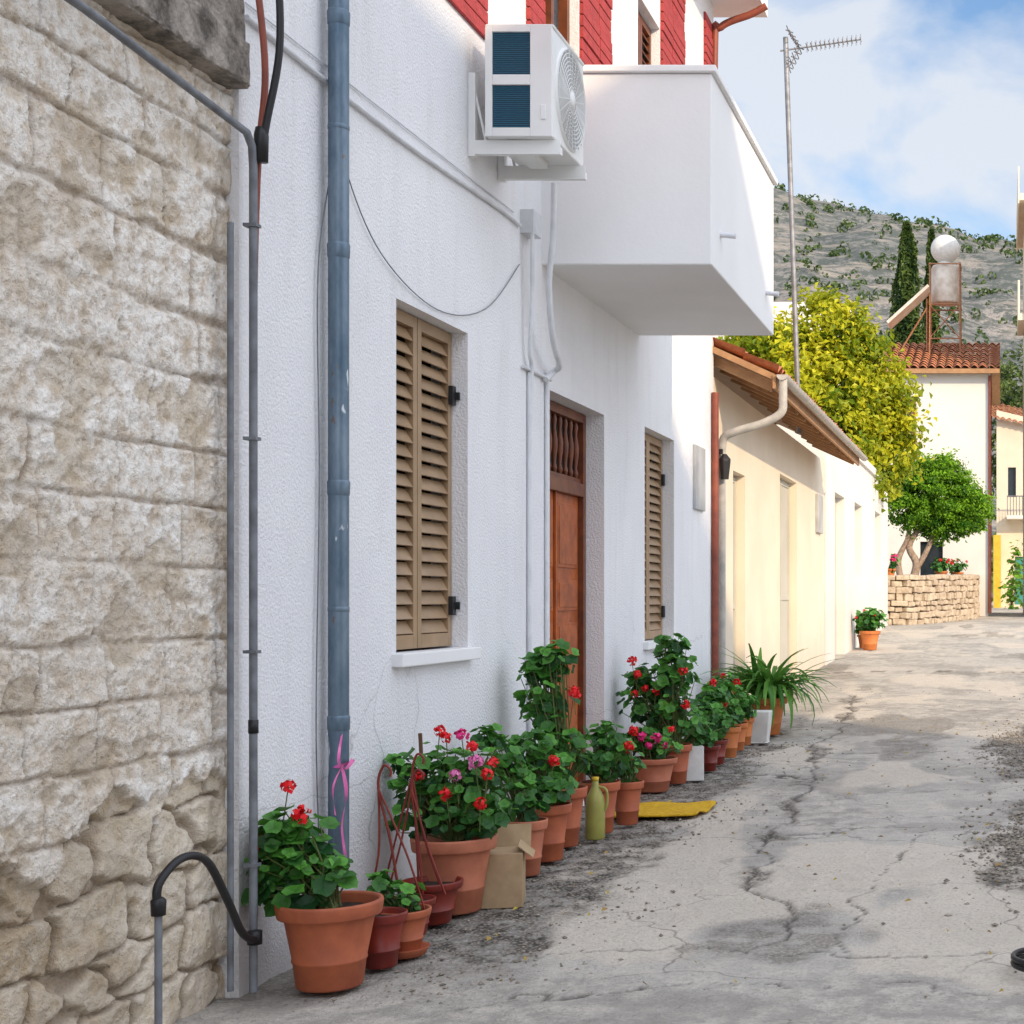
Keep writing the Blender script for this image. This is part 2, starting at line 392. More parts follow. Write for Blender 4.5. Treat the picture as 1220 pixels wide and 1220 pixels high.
for i in range(3800):
    if random.random()<.45: x=random.gauss(-2.25,.28); y=random.uniform(5.6,14)
    elif random.random()<.85: x=random.gauss(.08,.16); y=random.choice([random.gauss(8.8,.8),random.gauss(13.6,1.0)])
    else: x=random.uniform(-2.6,.4); y=random.uniform(5,20)
    if x<-2.84: continue
    r=random.choice([.004,.005,.007,.010,.013,.018 if x>-.3 else .006]); z=ground_z(y)+r*.3
    vs=[]
    for d in ((1,0,0),(-1,0,0),(0,1,0),(0,-1,0),(0,0,1),(0,0,-1)):
        k=r*random.uniform(.6,1.3); vs.append((x+d[0]*k,y+d[1]*k,z+d[2]*k*.6))
    mb.add(vs,[(0,2,4),(2,1,4),(1,3,4),(3,0,4),(2,0,5),(1,2,5),(3,1,5),(0,3,5)])
mb.obj('gravel',simple('gravel_stone',(.36,.31,.25),(.16,.14,.115),30,.95))
mb=MB()
for i in range(130):
    x=random.uniform(-2.6,.1); y=random.uniform(5.6,16); z=ground_z(y)+.022; a=random.uniform(0,6.3); s=random.uniform(.010,.024)
    c,sn=math.cos(a)*s,math.sin(a)*s
    mb.add([(x-c,y-sn,z-.008),(x-sn*.5,y+c*.5,z+.006),(x+c,y+sn,z),(x+sn*.5,y-c*.5,z-.004)],[(0,1,2),(0,2,3)])
mb.obj('fallen_leaves',simple('dry_leaf',(.42,.33,.06),(.3,.16,.05),9,.8))

# ------------------------------------------------------------ stone wall
SW=empty('stone_wall')
pts=[];zz=-.3
while zz<1.1:
    h=random.uniform(.15,.23); yy=-4.5+random.random()*.2
    while yy<6.2:
        pts.append((yy+random.uniform(-.06,.06),zz+random.uniform(-.03,.03),random.random())); yy+=random.uniform(.16,.42)
    zz+=h
pts=np.array(pts)
rows=[.55];
while rows[-1]<3.7: rows.append(rows[-1]+random.uniform(.19,.27))
rows=np.array(rows)
def swf(U,V):
    wu=U+.11*(fbm(U*5,V*6,2,5)-.5); wv=V+.10*(fbm(U*5,V*6,7,5)-.5)
    sh=U.shape; u=wu.ravel(); v=wv.ravel()
    f1=np.full(u.shape,9.);f2=np.full(u.shape,9.);tone=np.zeros(u.shape)
    for a,b,c in pts:
        d=np.maximum(abs(u-a)*.62,abs(v-b)*1.25)*.8+np.hypot((u-a)*.62,(v-b)*1.25)*.2
        nf=d<f1; f2=np.where(nf,f1,np.minimum(f2,d)); tone=np.where(nf,c,tone); f1=np.where(nf,d,f1)
    e=(f2-f1).reshape(sh); tone=tone.reshape(sh)
    j_lo=sst(.026,.003,e+.02*(fbm(U*20,V*20,71)-.5))*sst(.2,.45,fbm(U*4,V*4,73)+.1)
    wv2=V+.035*(fbm(U*5,V*5,7)-.5); wu2=U+.05*(fbm(U*6,V*6,2)-.5); u2=wu2.ravel(); v2=wv2.ravel()
    k=np.searchsorted(rows,v2)-1; k=np.clip(k,0,len(rows)-2)
    lo=rows[k];hi=rows[k+1]; L=.34+.18*_h(k,k*0,5.)
    off=_h(k,k*0,3.)*2; q=(u2+off)/L; fr=q-np.floor(q)
    dv=np.minimum(v2-lo,hi-v2); du=np.minimum(fr,1-fr)*L
    dj=np.minimum(dv,du*1.5).reshape(sh)
    cov=fbm(U*2.2,V*2.6,17)
    jw=.005+.018*sst(.45,.7,fbm(U*3,V*3,19))
    j_hi=sst(jw+.007,jw*.3,dj)*(.35+.65*sst(.34,.55,cov))
    edge=.82+.32*(fbm(U*2.2,V*0+1,23)-.5)*2+.12*(fbm(U*14,V*14,29)-.5)
    pl=sst(-.012,.012,V-edge)
    hole=sst(.60,.66,fbm(U*4,V*5,37,6)); pl_c=pl*(1-.7*hole)
    h_lo=-.034*j_lo+.024*(tone-.5)+.045*(fbm(U*7,V*8,43,5)-.5)-.03+.014*(fbm(U*25,V*28,44,3)-.5)
    h_hi=-.015*j_hi+.014*(fbm(U*5,V*7,47,4)-.5)+.013*(fbm(U*24,V*30,53)-.5)-.010*hole
    lump=abs(fbm(U*11,V*20,91,5)-.5)*2
    h_hi=h_hi-.006*sst(.14,.0,lump)
    H=h_lo*(1-pl)+h_hi*pl
    tk=_h(np.floor(q),k,8.).reshape(sh)
    tone=tone*(1-pl)+tk*pl
    jt=np.clip(j_lo*(1-pl)+j_hi*pl*.75+.15*hole*pl+.25*sst(.10,0,lump)*pl,0,1)
    blot=sst(.50,.64,fbm(U*1.9,V*2.4,95,5))
    return (-2.92+H,U,V),{'joint':jt,'plaster':pl_c,'tone':tone,'blot':blot}
Us=np.concatenate([np.arange(-4,4.1,.12),np.arange(4.15,5.74,.0075)]); Vs=np.arange(-.12,3.47,.009)
grid_mesh('masonry_face',Us,Vs,swf,M['stone'],parent=SW)
MB().box(-3.4,-3.02,-4,5.70,-.1,3.43).obj('wall_core',M['rubble'],SW)
def cop(U,V):
    prof=np.array([(-2.96,3.425),(-2.85,3.43),(-2.84,3.44),(-2.845,3.60),(-2.86,3.605),(-2.865,3.80),(-2.88,3.81),(-3.4,3.82)]); s=np.linspace(0,1,8)
    X=np.interp(V,s,prof[:,0])+.02*(fbm(U*4,V*5,3)-.5)+.014*(fbm(U*30,V*30,4)-.5); Z=np.interp(V,s,prof[:,1])+.03*(fbm(U*6,V*4,6)-.5)
    return (X,U,Z),{}
grid_mesh('coping',np.concatenate([np.arange(-4,4.2,.2),np.arange(4.2,5.70,.012)]),np.linspace(0,1,71),cop,M['concrete'],parent=SW)
PG=empty('wall_pipes')
MB().tube([(-2.80,3.6,3.33),(-2.80,4.6,3.30),(-2.82,5.62,3.24),(-2.82,5.66,3.20),(-2.82,5.67,3.12),(-2.82,5.67,.03)],.015,10).obj('grey_conduit',M['greypipe'],PG)
MB().tube(smooth_path([(-2.83,5.70,3.9),(-2.80,5.72,3.5),(-2.83,5.72,3.1),(-2.84,5.71,2.3),(-2.84,5.72,.3)]),.013,8).obj('rust_pipe',M['brown_pipe'],PG)
MB().tube([(-2.87,5.60,2.9),(-2.87,5.60,.05)],.012,8).obj('second_conduit',M['greypipe'],PG)
MB().tube(smooth_path([(-2.83,5.62,4.3),(-2.74,5.66,3.95),(-2.73,5.69,3.6),(-2.78,5.69,3.3),(-2.8,5.69,3.2)]),.014,8).obj('black_cable',M['black'],PG)
MB().lathe((-2.80,5.69,3.15),[(0,0),(.024,0),(.026,.1),(.02,.13),(0,.13)],12).lathe((-2.82,5.67,1.0),[(.0,0),(.018,0),(.018,.05),(0,.05)],12).obj('couplings',M['black'],PG)
mb=MB()
for z in (.5,1.3,2.1,2.9): mb.box(-2.85,-2.80,5.65,5.69,z,z+.012)
mb.obj('clips',M['greypipe'],PG)
HG=empty('garden_hose')
MB().tube([(-2.79,4.98,-.02),(-2.79,4.98,.50)],.012,10).obj('standpipe',M['greypipe'],HG)
MB().tube(smooth_path([(-2.79,4.98,.47),(-2.79,4.98,.56),(-2.77,5.08,.63),(-2.76,5.22,.60),(-2.76,5.36,.44),(-2.77,5.48,.30),(-2.79,5.60,.24),(-2.8,5.64,.24)],8),.014,10).obj('hose',M['black'],HG)
MB().lathe((-2.79,4.98,.46),[(0,0),(.022,0),(.024,.05),(.015,.06),(0,.06)],12).lathe((-2.8,5.64,.215),[(0,0),(.026,0),(.026,.05),(0,.05)],12).obj('fittings',M['black'],HG)
HC=empty('hose_coil')
p=[(.16+.125*math.cos(a),6.05+.16*math.sin(a),.035+.004*a) for a in np.linspace(0,11.5,70)]
MB().tube(p,.012,8).obj('coil',M['black'],HC)

# ------------------------------------------------------------ walls with openings
def wall(mb,axis,c,a0,a1,z0,z1,ops,depth=.2,out=1):
    def P(a,z,d): 
        return (c-out*d,a,z) if axis=='x' else (a,c-out*d,z)
    A=sorted({a0,a1,*[o[0] for o in ops],*[o[1] for o in ops]}); Z=sorted({z0,z1,*[o[2] for o in ops],*[o[3] for o in ops]})
    for i in range(len(A)-1):
        for j in range(len(Z)-1):
            am=(A[i]+A[i+1])/2; zm=(Z[j]+Z[j+1])/2
            if any(o[0]<am<o[1] and o[2]<zm<o[3] for o in ops): continue
            mb.quad(P(A[i],Z[j],0),P(A[i+1],Z[j],0),P(A[i+1],Z[j+1],0),P(A[i],Z[j+1],0))
    for o in ops:
        a,b,l,h=o
        mb.quad(P(a,l,0),P(a,l,depth),P(a,h,depth),P(a,h,0)); mb.quad(P(b,l,0),P(b,l,depth),P(b,h,depth),P(b,h,0))
        mb.quad(P(a,h,0),P(b,h,0),P(b,h,depth),P(a,h,depth)); mb.quad(P(a,l,0),P(b,l,0),P(b,l,depth),P(a,l,depth))
def backs(mb,axis,c,ops,d,out=1):
    for a,b,l,h in ops:
        x=c-out*d
        if axis=='x': mb.quad((x,a,l),(x,b,l),(x,b,h),(x,a,h))
        else: mb.quad((a,x,l),(b,x,l),(b,x,h),(a,x,h))
def shutter(mb,x,y0,y1,z0,z1,out=1,sp=.072):
    ym=(y0+y1)/2; t=.044*out
    for a,b in ((y0,ym-.004),(ym+.004,y1)):
        xa,xb=sorted((x,x-t))
        mb.box(xa,xb,a,a+.05,z0,z1); mb.box(xa,xb,b-.05,b,z0,z1)
        mb.box(xa,xb,a+.05,b-.05,z1-.06,z1); mb.box(xa,xb,a+.05,b-.05,z0,z0+.07)
        n=int((z1-z0-.13)/sp); s=(z1-z0-.13)/n
        for i in range(n):
            R2=Matrix.Rotation(out*math.radians(60)+random.gauss(0,.015),3,'Y')
            mb.obox((x-t/2,(a+b)/2,z0+.07+s*(i+.5)),(.074,b-a-.102,.008),R2)

# ------------------------------------------------------------ white house
WH=empty('white_house')
w1=(7.2,8.16,1.24,2.94); dr=(9.63,10.94,.12,2.84); w2=(12.17,13.25,1.16,2.90)
u0=(6.3,7.3,4.9,6.6); u1=(9.5,10.28,3.75,6.3); u2=(11.95,12.7,3.75,6.3)
mb=MB(); wall(mb,'x',-2.9,5.72,15.05,-.12,7.4,[w1,dr,w2,u0,u1,u2],.2)
mb.quad((-2.9,5.72,-.12),(-9,5.72,-.12),(-9,5.72,7.4),(-2.9,5.72,7.4)); mb.quad((-2.9,15.05,-.12),(-9,15.05,-.12),(-9,15.05,7.4),(-2.9,15.05,7.4))
mb.quad((-9,5.72,-.12),(-9,15.05,-.12),(-9,15.05,7.4),(-9,5.72,7.4))
mb.obj('walls',M['white'],WH)
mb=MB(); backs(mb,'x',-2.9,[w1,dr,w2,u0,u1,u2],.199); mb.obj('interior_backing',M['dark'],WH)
MB().box(-9.2,-2.4,5.5,15.3,7.402,7.6).obj('roof_slab',M['white_smooth'],WH)
mb=MB(); shutter(mb,-2.985,7.205,8.155,1.255,2.935); shutter(mb,-3.0,12.175,13.245,1.17,2.895); mb.obj('window_shutters',M['shutter'],WH,bevel=.0015)
mb=MB(); mb.box(-2.96,-2.845,7.15,8.21,1.18,1.246); mb.box(-2.96,-2.855,12.12,13.3,1.10,1.166); mb.box(-3.02,-2.86,9.66,10.9,-.05,.13); mb.obj('sills',M['white_smooth'],WH,bevel=.006)
mb=MB()
for z in (1.42,2.55): mb.box(-2.982,-2.960,8.10,8.15,z,z+.10); mb.box(-2.97,-2.94,8.14,8.158,z+.03,z+.07)
for z in (1.35,2.5): mb.box(-2.997,-2.975,13.19,13.24,z,z+.10)
mb.obj('hinges',M['black'],WH)
mb=MB(); x=-3.05
mb.box(x-.06,x+.02,9.635,9.70,.14,2.835); mb.box(x-.06,x+.02,10.87,10.935,.14,2.835); mb.box(x-.06,x+.02,9.70,10.87,2.77,2.835); mb.box(x-.06,x+.03,9.70,10.87,2.24,2.33)
mb.box(x-.07,x+.0,9.70,10.87,2.33,2.37)
for i in range(9):
    yy=9.78+i*.128
    mb.lathe((x-.02,yy,2.37),[(.012,0),(.022,.03),(.012,.07),(.024,.16),(.026,.22),(.012,.31),(.02,.36),(.012,.40)],10)
mb.obj('door_frame',M['wood_dark'],WH,bevel=.003)
mb=MB(); mb.box(x-.05,x-.02,9.70,10.87,.14,2.24)
for a,b in ((9.72,10.28),(10.30,10.86)):
    for l,h in ((.25,.75),(.80,1.35),(1.40,1.65),(1.70,2.18)):
        mb.box(x-.02,x-.004,a+.07,b-.07,l+.05,h-.03); mb.box(x-.02,x-.010,a+.045,b-.045,l+.025,h-.005)
mb.box(x-.02,x+.0,10.275,10.305,.14,2.24)
mb.obj('door_leaf',M['wood'],WH,bevel=.004)
mb=MB()
for a,b,z0,z1 in ((5.725,8.42,4.62,4.9),(7.32,7.9,4.9,6.4),(9.15,9.48,4.3,7.2),(10.30,10.72,4.3,7.2),(10.74,11.06,4.3,7.2),(12.72,13.1,4.3,7.2),(13.12,13.6,4.3,7.2),(14.55,15.045,4.3,7.2)):
    z=z0; k=0
    while z<z1-.02:
        h=min(.08,z1-z); mb.box(-2.9,-2.868-random.uniform(0,.006)-(int(z/.24)%2)*.008,a,b,z,z+h-.008); z+=h; k+=1
mb.obj('red_brick_trim',M['red'],WH,bevel=.003)
mb=MB()
for q in (9.5,10.22,9.86): mb.box(-3.02,-2.96,q+.002,q+.058,3.76,6.28)
mb.box(-3.02,-2.96,9.56,9.86,4.2,4.28); mb.box(-3.02,-2.96,9.92,10.22,4.2,4.28)
shutter(mb,-2.97,11.955,12.695,3.76,6.28); mb.obj('upper_frames',M['wood_dark'],WH)
X0,X1=-2.902,-1.834; Y0,Y1=9.46,12.0; zb,zt=3.60,4.80; th=.12; zf=zb+.16
mb=MB(); o4=[(X0,Y0),(X1,Y0),(X1,Y1),(X0,Y1)]; i4=[(X0,Y0+th),(X1-th,Y0+th),(X1-th,Y1-th),(X0,Y1-th)]
vs=[(x,y,zb) for x,y in o4]+[(x,y,zt) for x,y in o4]+[(x,y,zt) for x,y in i4]+[(x,y,zf) for x,y in i4]
mb.add(vs,[(0,3,2,1),(0,1,5,4),(1,2,6,5),(2,3,7,6),(4,5,9,8),(5,6,10,9),(6,7,11,10),(8,9,13,12),(9,10,14,13),(10,11,15,14),(12,13,14,15)])
mb.obj('balcony',M['white_smooth'],WH,bevel=.010)
e=.03; mb=MB(); o4=[(X0,Y0-e),(X1+e,Y0-e),(X1+e,Y1+e),(X0,Y1+e)]; i4=[(X0,Y0+th+e),(X1-th-e,Y0+th+e),(X1-th-e,Y1-th-e),(X0,Y1-th-e)]
vs=[(x,y,z) for z in (zt+.001,zt+.045) for x,y in o4]+[(x,y,z) for z in (zt+.001,zt+.045) for x,y in i4]
fs=[]
for k in range(3): fs+=[(k,k+1,k+5,k+4),(k+8,k+12,k+13,k+9),(k+4,k+5,k+13,k+12),(k,k+8,k+9,k+1)]
mb.add(vs,fs); mb.obj('balcony_coping',M['white_smooth'],WH,bevel=.008)
mb=MB(); mb.tube([(X1-.02,9.75,3.86),(X1+.10,9.75,3.85)],.018,10); mb.tube([(X1-.02,11.6,3.86),(X1+.10,11.6,3.85)],.018,10); mb.obj('balcony_spouts',M['plastic_pipe'],WH)
mb=MB(); px,py=-2.835,6.43
mb.tube([(px,py,7.3),(px,py,.36),],.042,18)
for z in (.95,1.95,2.96,3.95,5.0): mb.lathe((px,py,z),[(.042,-.006),(.0445,0),(.046,.05),(.0445,.056),(.042,.06)],18)
for z in (1.45,3.5): mb.lathe((px,py,z),[(.042,0),(.0435,.002),(.0435,.02),(.042,.022)],18); 
mb.obj('drainpipe',M['galv'],WH)
MB().tube([(-2.86,14.93,3.55),(-2.86,14.93,.2)],.035,12).tube(smooth_path([(-2.86,14.9,4.3),(-2.86,14.9,6.9),(-2.8,14.9,7.15),(-2.5,14.9,7.28),(-2.35,14.9,7.36)]),.035,10).obj('brown_downpipe',M['brown_pipe'],WH)
mb=MB()
mb.tube(smooth_path([(-2.885,5.75,3.72),(-2.885,7.2,3.70),(-2.885,8.6,3.735),(-2.885,9.0,3.73)],6),.011,8)
mb.tube([(-2.89,5.75,3.775),(-2.89,8.9,3.785)],.004,6)
mb.box(-2.9,-2.82,9.04,9.20,3.70,3.84)
mb.tube(smooth_path([(-2.83,9.05,3.70),(-2.84,9.08,3.3),(-2.86,9.1,3.0),(-2.87,9.17,2.9),(-2.88,9.17,2.6)],6),.013,8)
mb.tube(smooth_path([(-2.70,9.05,4.0),(-2.72,9.1,3.7),(-2.76,9.15,3.4),(-2.78,9.3,3.1),(-2.80,9.5,2.98),(-2.85,9.56,2.95),(-2.87,9.45,2.88)],8),.019,8)
mb.tube([(-2.885,9.17,2.88),(-2.885,9.17,.15)],.014,8); mb.tube([(-2.885,9.52,2.93),(-2.885,9.52,.1)],.012,8); mb.tube([(-2.885,9.05,2.90),(-2.885,9.6,2.90)],.012,8)
mb.obj('conduits',M['plastic_pipe'],WH)
mb=MB(); mb.tube(smooth_path([(-2.885,6.5,3.7),(-2.89,6.62,3.4),(-2.885,7.0,3.1),(-2.89,7.7,2.98),(-2.885,8.4,3.12),(-2.89,9.0,3.5)],8),.003,5)
mb.tube(smooth_path([(-2.885,6.47,3.95),(-2.88,6.5,3.5),(-2.885,6.35,2.9),(-2.885,6.36,2.0),(-2.885,6.33,1.0),(-2.885,6.36,.45)],8),.003,5)
mb.obj('wires',M['greypipe'],WH)
MB().box(-2.9,-2.87,14.05,14.5,2.35,2.95).obj('meter_box',M['acgrey'],WH,bevel=.006)
mb=MB(); mb.box(-2.9,-2.80,14.99,15.03,2.95,3.0); mb.lathe((-2.78,15.0,2.7),[(0,0),(.04,0),(.06,.18),(.06,.2),(.02,.25),(0,.25)],8,False); mb.obj('wall_lantern',M['black'],WH)

# ------------------------------------------------------------ air conditioner
AC=empty('air_conditioner_unit')
ax0,ax1,ay0,ay1,az0,az1=-2.79,-2.43,8.12,8.72,3.99,4.60
mb=MB(); mb.box(ax0,ax1,ay0+.012,ay1,az0,az1-.02); mb.box(ax0-.006,ax1+.006,ay0,ay1+.006,az1-.02,az1); mb.obj('casing',M['ac'],AC,bevel=.012)
mb=MB()
for z0,z1 in ((4.04,4.265),(4.325,4.55)): mb.box(ax0+.04,ax1-.12,ay0-.002,ay0+.02,z0,z1)
mb.obj('coil_panels',M['coil'],AC)
mb=MB(); mb.box(ax0,ax0+.038,ay0-.012,ay0+.012,az0,az1-.021); mb.box(ax1-.118,ax1,ay0-.012,ay0+.012,az0,az1-.021)
for z0,z1 in ((az0,4.038),(4.267,4.323),(4.552,az1-.021)): mb.box(ax0+.038,ax1-.118,ay0-.012,ay0+.012,z0,z1)
mb.box(ax1-.06,ax1-.03,ay0-.02,ay0-.012,4.08,4.16)
mb.obj('side_frame',M['ac'],AC,bevel=.005)
mb=MB(); cy,cz=(ay0+ay1)/2+.02,4.29
for r in np.arange(.03,.26,.022):
    mb.tube([(ax1+.016,cy+r*math.cos(a),cz+r*math.sin(a)) for a in np.linspace(0,2*PI,33)],.003,4)
for k in range(24):
    a=2*PI*k/24; mb.tube([(ax1+.014,cy+.03*math.cos(a),cz+.03*math.sin(a)),(ax1+.014,cy+.27*math.cos(a+.25),cz+.27*math.sin(a+.25))],.003,4)
mb.lathe((ax1,cy,cz),[(0,.02),(.05,.02),(.05,.005)],20,True,'x'); mb.lathe((ax1,cy,cz),[(.262,.0),(.272,.018),(.28,.0)],36,True,'x')
mb.obj('fan_grille',M['ac'],AC)
MB().lathe((ax1,cy,cz),[(0,.003),(.262,.003)],36,False,'x').obj('fan_recess',M['acgrey'],AC)
mb=MB()
for y in (8.16,8.64):
    mb.box(-2.898,-2.86,y,y+.04,3.90,4.35); mb.box(-2.86,-2.40,y,y+.04,3.91,3.95); mb.box(-2.86,-2.40,y,y+.005,3.95,3.985)
    mb.tube([(-2.88,y+.02,4.3),(-2.80,y+.02,3.95)],.008,6)
mb.box(-2.7,-2.6,8.2,8.6,3.955,3.99)
mb.obj('bracket',M['ac'],AC)

# ------------------------------------------------------------ roofs
def tile_roof(mb,p0,along,up,L,S,pitch=.21,amp=.045,course=.35):
    along=Vector(along).normalized(); up=Vector(up).normalized(); n=along.cross(up).normalized()
    if n.z<0: n=-n
    nl=int(L/pitch)*6; ns=max(2,int(S/course)); p0=Vector(p0); vs=[];fs=[]
    w=nl+1
    for s in range(ns):
        jit=[random.uniform(-.012,.012) for _ in range(w//6+2)]
        for e,(ss,lift) in enumerate(((s*S/ns,.03),((s+1)*S/ns,.0))):
            for i in range(w):
                ph=2*PI*i/6; h=amp*(abs(math.cos(ph/2))*1.6-.6)+jit[i//6]
                vs.append(p0+along*(L*i/nl)+up*ss+n*(h+lift+.03))
        b=s*2*w
        for i in range(w-1): fs.append((b+i,b+i+1,b+w+i+1,b+w+i))
    mb.add(vs,fs,True)
CH=empty('cream_house')
d1=(16.3,17.05,.2,2.9); d2=(19.7,21.3,.3,3.15)
mb=MB(); wall(mb,'x',-2.93,15.06,24.5,0,3.75,[d1,d2],.12)
mb.quad((-2.93,15.06,0),(-7.5,15.06,0),(-7.5,15.06,5.7),(-2.93,15.06,3.75)); mb.quad((-2.93,24.5,0),(-7.5,24.5,0),(-7.5,24.5,5.7),(-2.93,24.5,3.75))
mb.obj('walls',M['cream'],CH)
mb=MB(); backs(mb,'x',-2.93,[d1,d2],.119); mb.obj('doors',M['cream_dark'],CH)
mb=MB()
for a,b,l,h in (d1,d2):
    m=(a+b)/2
    for q in (a+.02,m-.02,b-.06): mb.box(-3.048,-3.03,q,q+.04,l,h-.01)
    for q in (l+.02,l+1.2,h-.08): mb.box(-3.048,-3.034,a+.06,m-.02,q,q+.05); mb.box(-3.048,-3.034,m+.02,b-.06,q,q+.05)
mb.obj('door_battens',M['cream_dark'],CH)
up=Vector((-.91,0,.41)).normalized()
mb=MB(); tile_roof(mb,(-2.28,15.0,3.75),(0,1,0),up,8.6,5.2); mb.obj('roof_tiles',M['tile'],CH)
mb=MB()
A=Vector((-2.28,15.0,3.745)); B=A+up*5.2; n=Vector((.41,0,.91))*.06; C=Vector((0,8.6,0))
mb.add([A,B,B-n,A-n,A+C,B+C,B-n+C,A-n+C],[(0,1,2,3),(4,5,6,7),(0,1,5,4),(3,2,6,7),(0,3,7,4),(1,2,6,5)])
mb.box(-2.30,-2.27,14.98,23.62,3.60,3.735)
for i in range(14):
    y=15.15+i*.63; A=Vector((-2.32,y,3.66)); mb.obox(A+up*.35+Vector((0,0,-.03)),(.7,.06,.09),Matrix.Rotation(math.atan2(.41,.91),3,'Y'))
mb.obj('roof_timber',M['soffit'],CH)
mb=MB(); 
g=[(-2.20+.055*math.cos(a),.055*math.sin(a)) for a in np.linspace(PI,2*PI,8)]
vs=[(x,y,3.73+z) for y in (14.93,23.7) for x,z in g]; mb.add(vs,[(i,i+1,i+9,i+8) for i in range(7)],True); mb.add(vs[:8],[tuple(range(8))])
mb.tube(smooth_path([(-2.20,15.0,3.70),(-2.20,15.0,3.5),(-2.22,15.0,3.36),(-2.4,15.02,3.26),(-2.68,15.05,3.18),(-2.80,15.08,3.12),(-2.83,15.1,2.98)],5)+[Vector((-2.83,15.1,.25))],.042,12)
mb.obj('gutter',M['gutter'],CH)
MB().box(-2.93,-2.88,23.4,24.0,2.55,3.15).obj('wall_box',M['acgrey'],CH,bevel=.01)
LW=empty('low_white_building')
ops=[(25.8,27.4,.45,3.35),(29.2,30.7,1.9,3.4),(33.8,35.3,2.0,3.5)]
mb=MB(); wall(mb,'x',-2.9,24.52,37.5,.2,4.35,ops,.2)
mb.quad((-2.9,24.52,.2),(-7,24.52,.2),(-7,24.52,4.35),(-2.9,24.52,4.35)); mb.quad((-2.9,37.5,.2),(-7,37.5,.2),(-7,37.5,4.35),(-2.9,37.5,4.35)); mb.quad((-2.9,24.52,4.35),(-7,24.52,4.35),(-7,37.5,4.35),(-2.9,37.5,4.35))
mb.obj('walls',M['farwhite'],LW); mb=MB(); backs(mb,'x',-2.9,ops,.15); mb.obj('shutters',M['cream_dark'],LW)
MB().box(-2.9,-2.84,24.5,37.53,4.25,4.40).obj('cornice',M['farwhite'],LW)
AN=empty('tv_antenna')
MB().tube([(-2.72,20,3.7),(-2.90,20,8.95)],.034,8).obj('mast',M['antenna'],AN)
mb=MB(); a=Vector((-2.92,20,8.78)); b=Vector((-1.92,20.15,8.98)); mb.tube([a-(b-a)*.05,b],.012,6)
for i in range(13):
    c=a+(b-a)*(.3+.7*i/12); l=.14-.004*i; mb.tube([c+Vector((0,-l,0)),c+Vector((0,l,0))],.006,5); mb.tube([c+Vector((0,0,-.07)),c+Vector((0,0,.07))],.006,5)
for s in (-1,1):
    q=a+(b-a)*.2; e=a+Vector((-.02,0,.24*s)) + (b-a)*.08; mb.tube([q,e],.008,5)
    for k in range(5):
        c=q+(e-q)*(k/4); mb.tube([c+Vector((0,-.2,0)),c+Vector((0,.2,0))],.007,5); mb.tube([c+Vector((-.04,0,.02)),c+Vector((.06,0,-.02))],.008,4)
mb.obj('yagi',M['antenna'],AN)

# ------------------------------------------------------------ far two-storey house
FH=empty('tiled_roof_house')
ops=[(-3.75,-2.85,6.3,7.7),(-2.6,-1.9,1.5,3.3)]
mb=MB(); wall(mb,'y',46.5,-7,-.49,.9,8.55,ops,.2,-1)
mb.quad((-.49,46.5,.9),(-.49,54,.9),(-.49,54,8.55),(-.49,46.5,8.55)); mb.quad((-7,46.5,.9),(-7,54,.9),(-7,54,8.55),(-7,46.5,8.55)); mb.quad((-7,54,.9),(-.49,54,.9),(-.49,54,8.55),(-7,54,8.55))
mb.add([(-.49,46.5,8.55),(-.49,54,8.55),(-.49,50.25,9.95)],[(0,1,2)])
mb.obj('walls',M['farwhite'],FH)
mb=MB(); backs(mb,'y',46.5,ops,.15,-1); mb.obj('glass',M['glass'],FH)
mb=MB()
for a,b,l,h in ops[:1]:
    for q in (a,(a+b)/2-.03,b-.07): mb.box(q,q+.07,46.52,46.58,l,h)
    for q in (l,(l+h)/2,h-.07): mb.box(a+.07,b-.07,46.53,46.57,q,q+.06)
    mb.box(b+.01,b+.12,46.42,46.49,l-.05,h+.05); mb.box(a-.12,a-.01,46.42,46.49,l-.05,h+.05)
mb.obj('window_frames',M['wood_dark'],FH)
sl_=Vector((0,4.05,1.40)).normalized()
mb=MB(); tile_roof(mb,(-7.2,46.1,8.55),(1,0,0),sl_,7.05,4.4,pitch=.26,amp=.06); tile_roof(mb,(-7.2,54.4,8.55),(1,0,0),Vector((0,-sl_.y,sl_.z)),7.05,4.4,pitch=.26,amp=.06)
mb.obj('roof_tiles',M['tile'],FH)
mb=MB(); mb.box(-7.2,-.15,46.05,46.12,8.42,8.56); mb.box(-7.2,-.18,46.12,46.5,8.47,8.53)
for s in (1,-1):
    y0=50.25-s*4.15; A=Vector((-.15,y0,8.5)); B=Vector((-.15,50.25,9.93)); mb.add([A,B,B+Vector((0,0,.14)),A+Vector((0,0,.14)),A+Vector((-.3,0,0)),B+Vector((-.3,0,0))],[(0,1,2,3),(0,1,5,4)])
mb.obj('eaves',M['soffit'],FH)
MB().tube([(-.45,46.42,8.4),(-.45,46.42,1.1)],.05,8).obj('downpipe',M['brown_pipe'],FH)
SH=empty('solar_water_heater')
cx,cy=-1.92,49
mb=MB()
for dx in (-.5,.5):
    for dy in (-.5,.5): mb.tube([(cx+dx,cy+dy,8.6),(cx+dx*.95,cy+dy*.95,12.35)],.03,5)
for z in (9.9,11.0,12.3):
    for a,b in (((-.5,-.5),(.5,-.5)),((.5,-.5),(.5,.5)),((.5,.5),(-.5,.5)),((-.5,.5),(-.5,-.5))):
        mb.tube([(cx+a[0],cy+a[1],z),(cx+b[0],cy+b[1],z)],.025,5)
mb.tube([(cx-.5,cy-.5,9.9),(cx+.5,cy-.5,11.0)],.02,5); mb.tube([(cx+.5,cy-.5,9.9),(cx-.5,cy-.5,11.0)],.02,5)
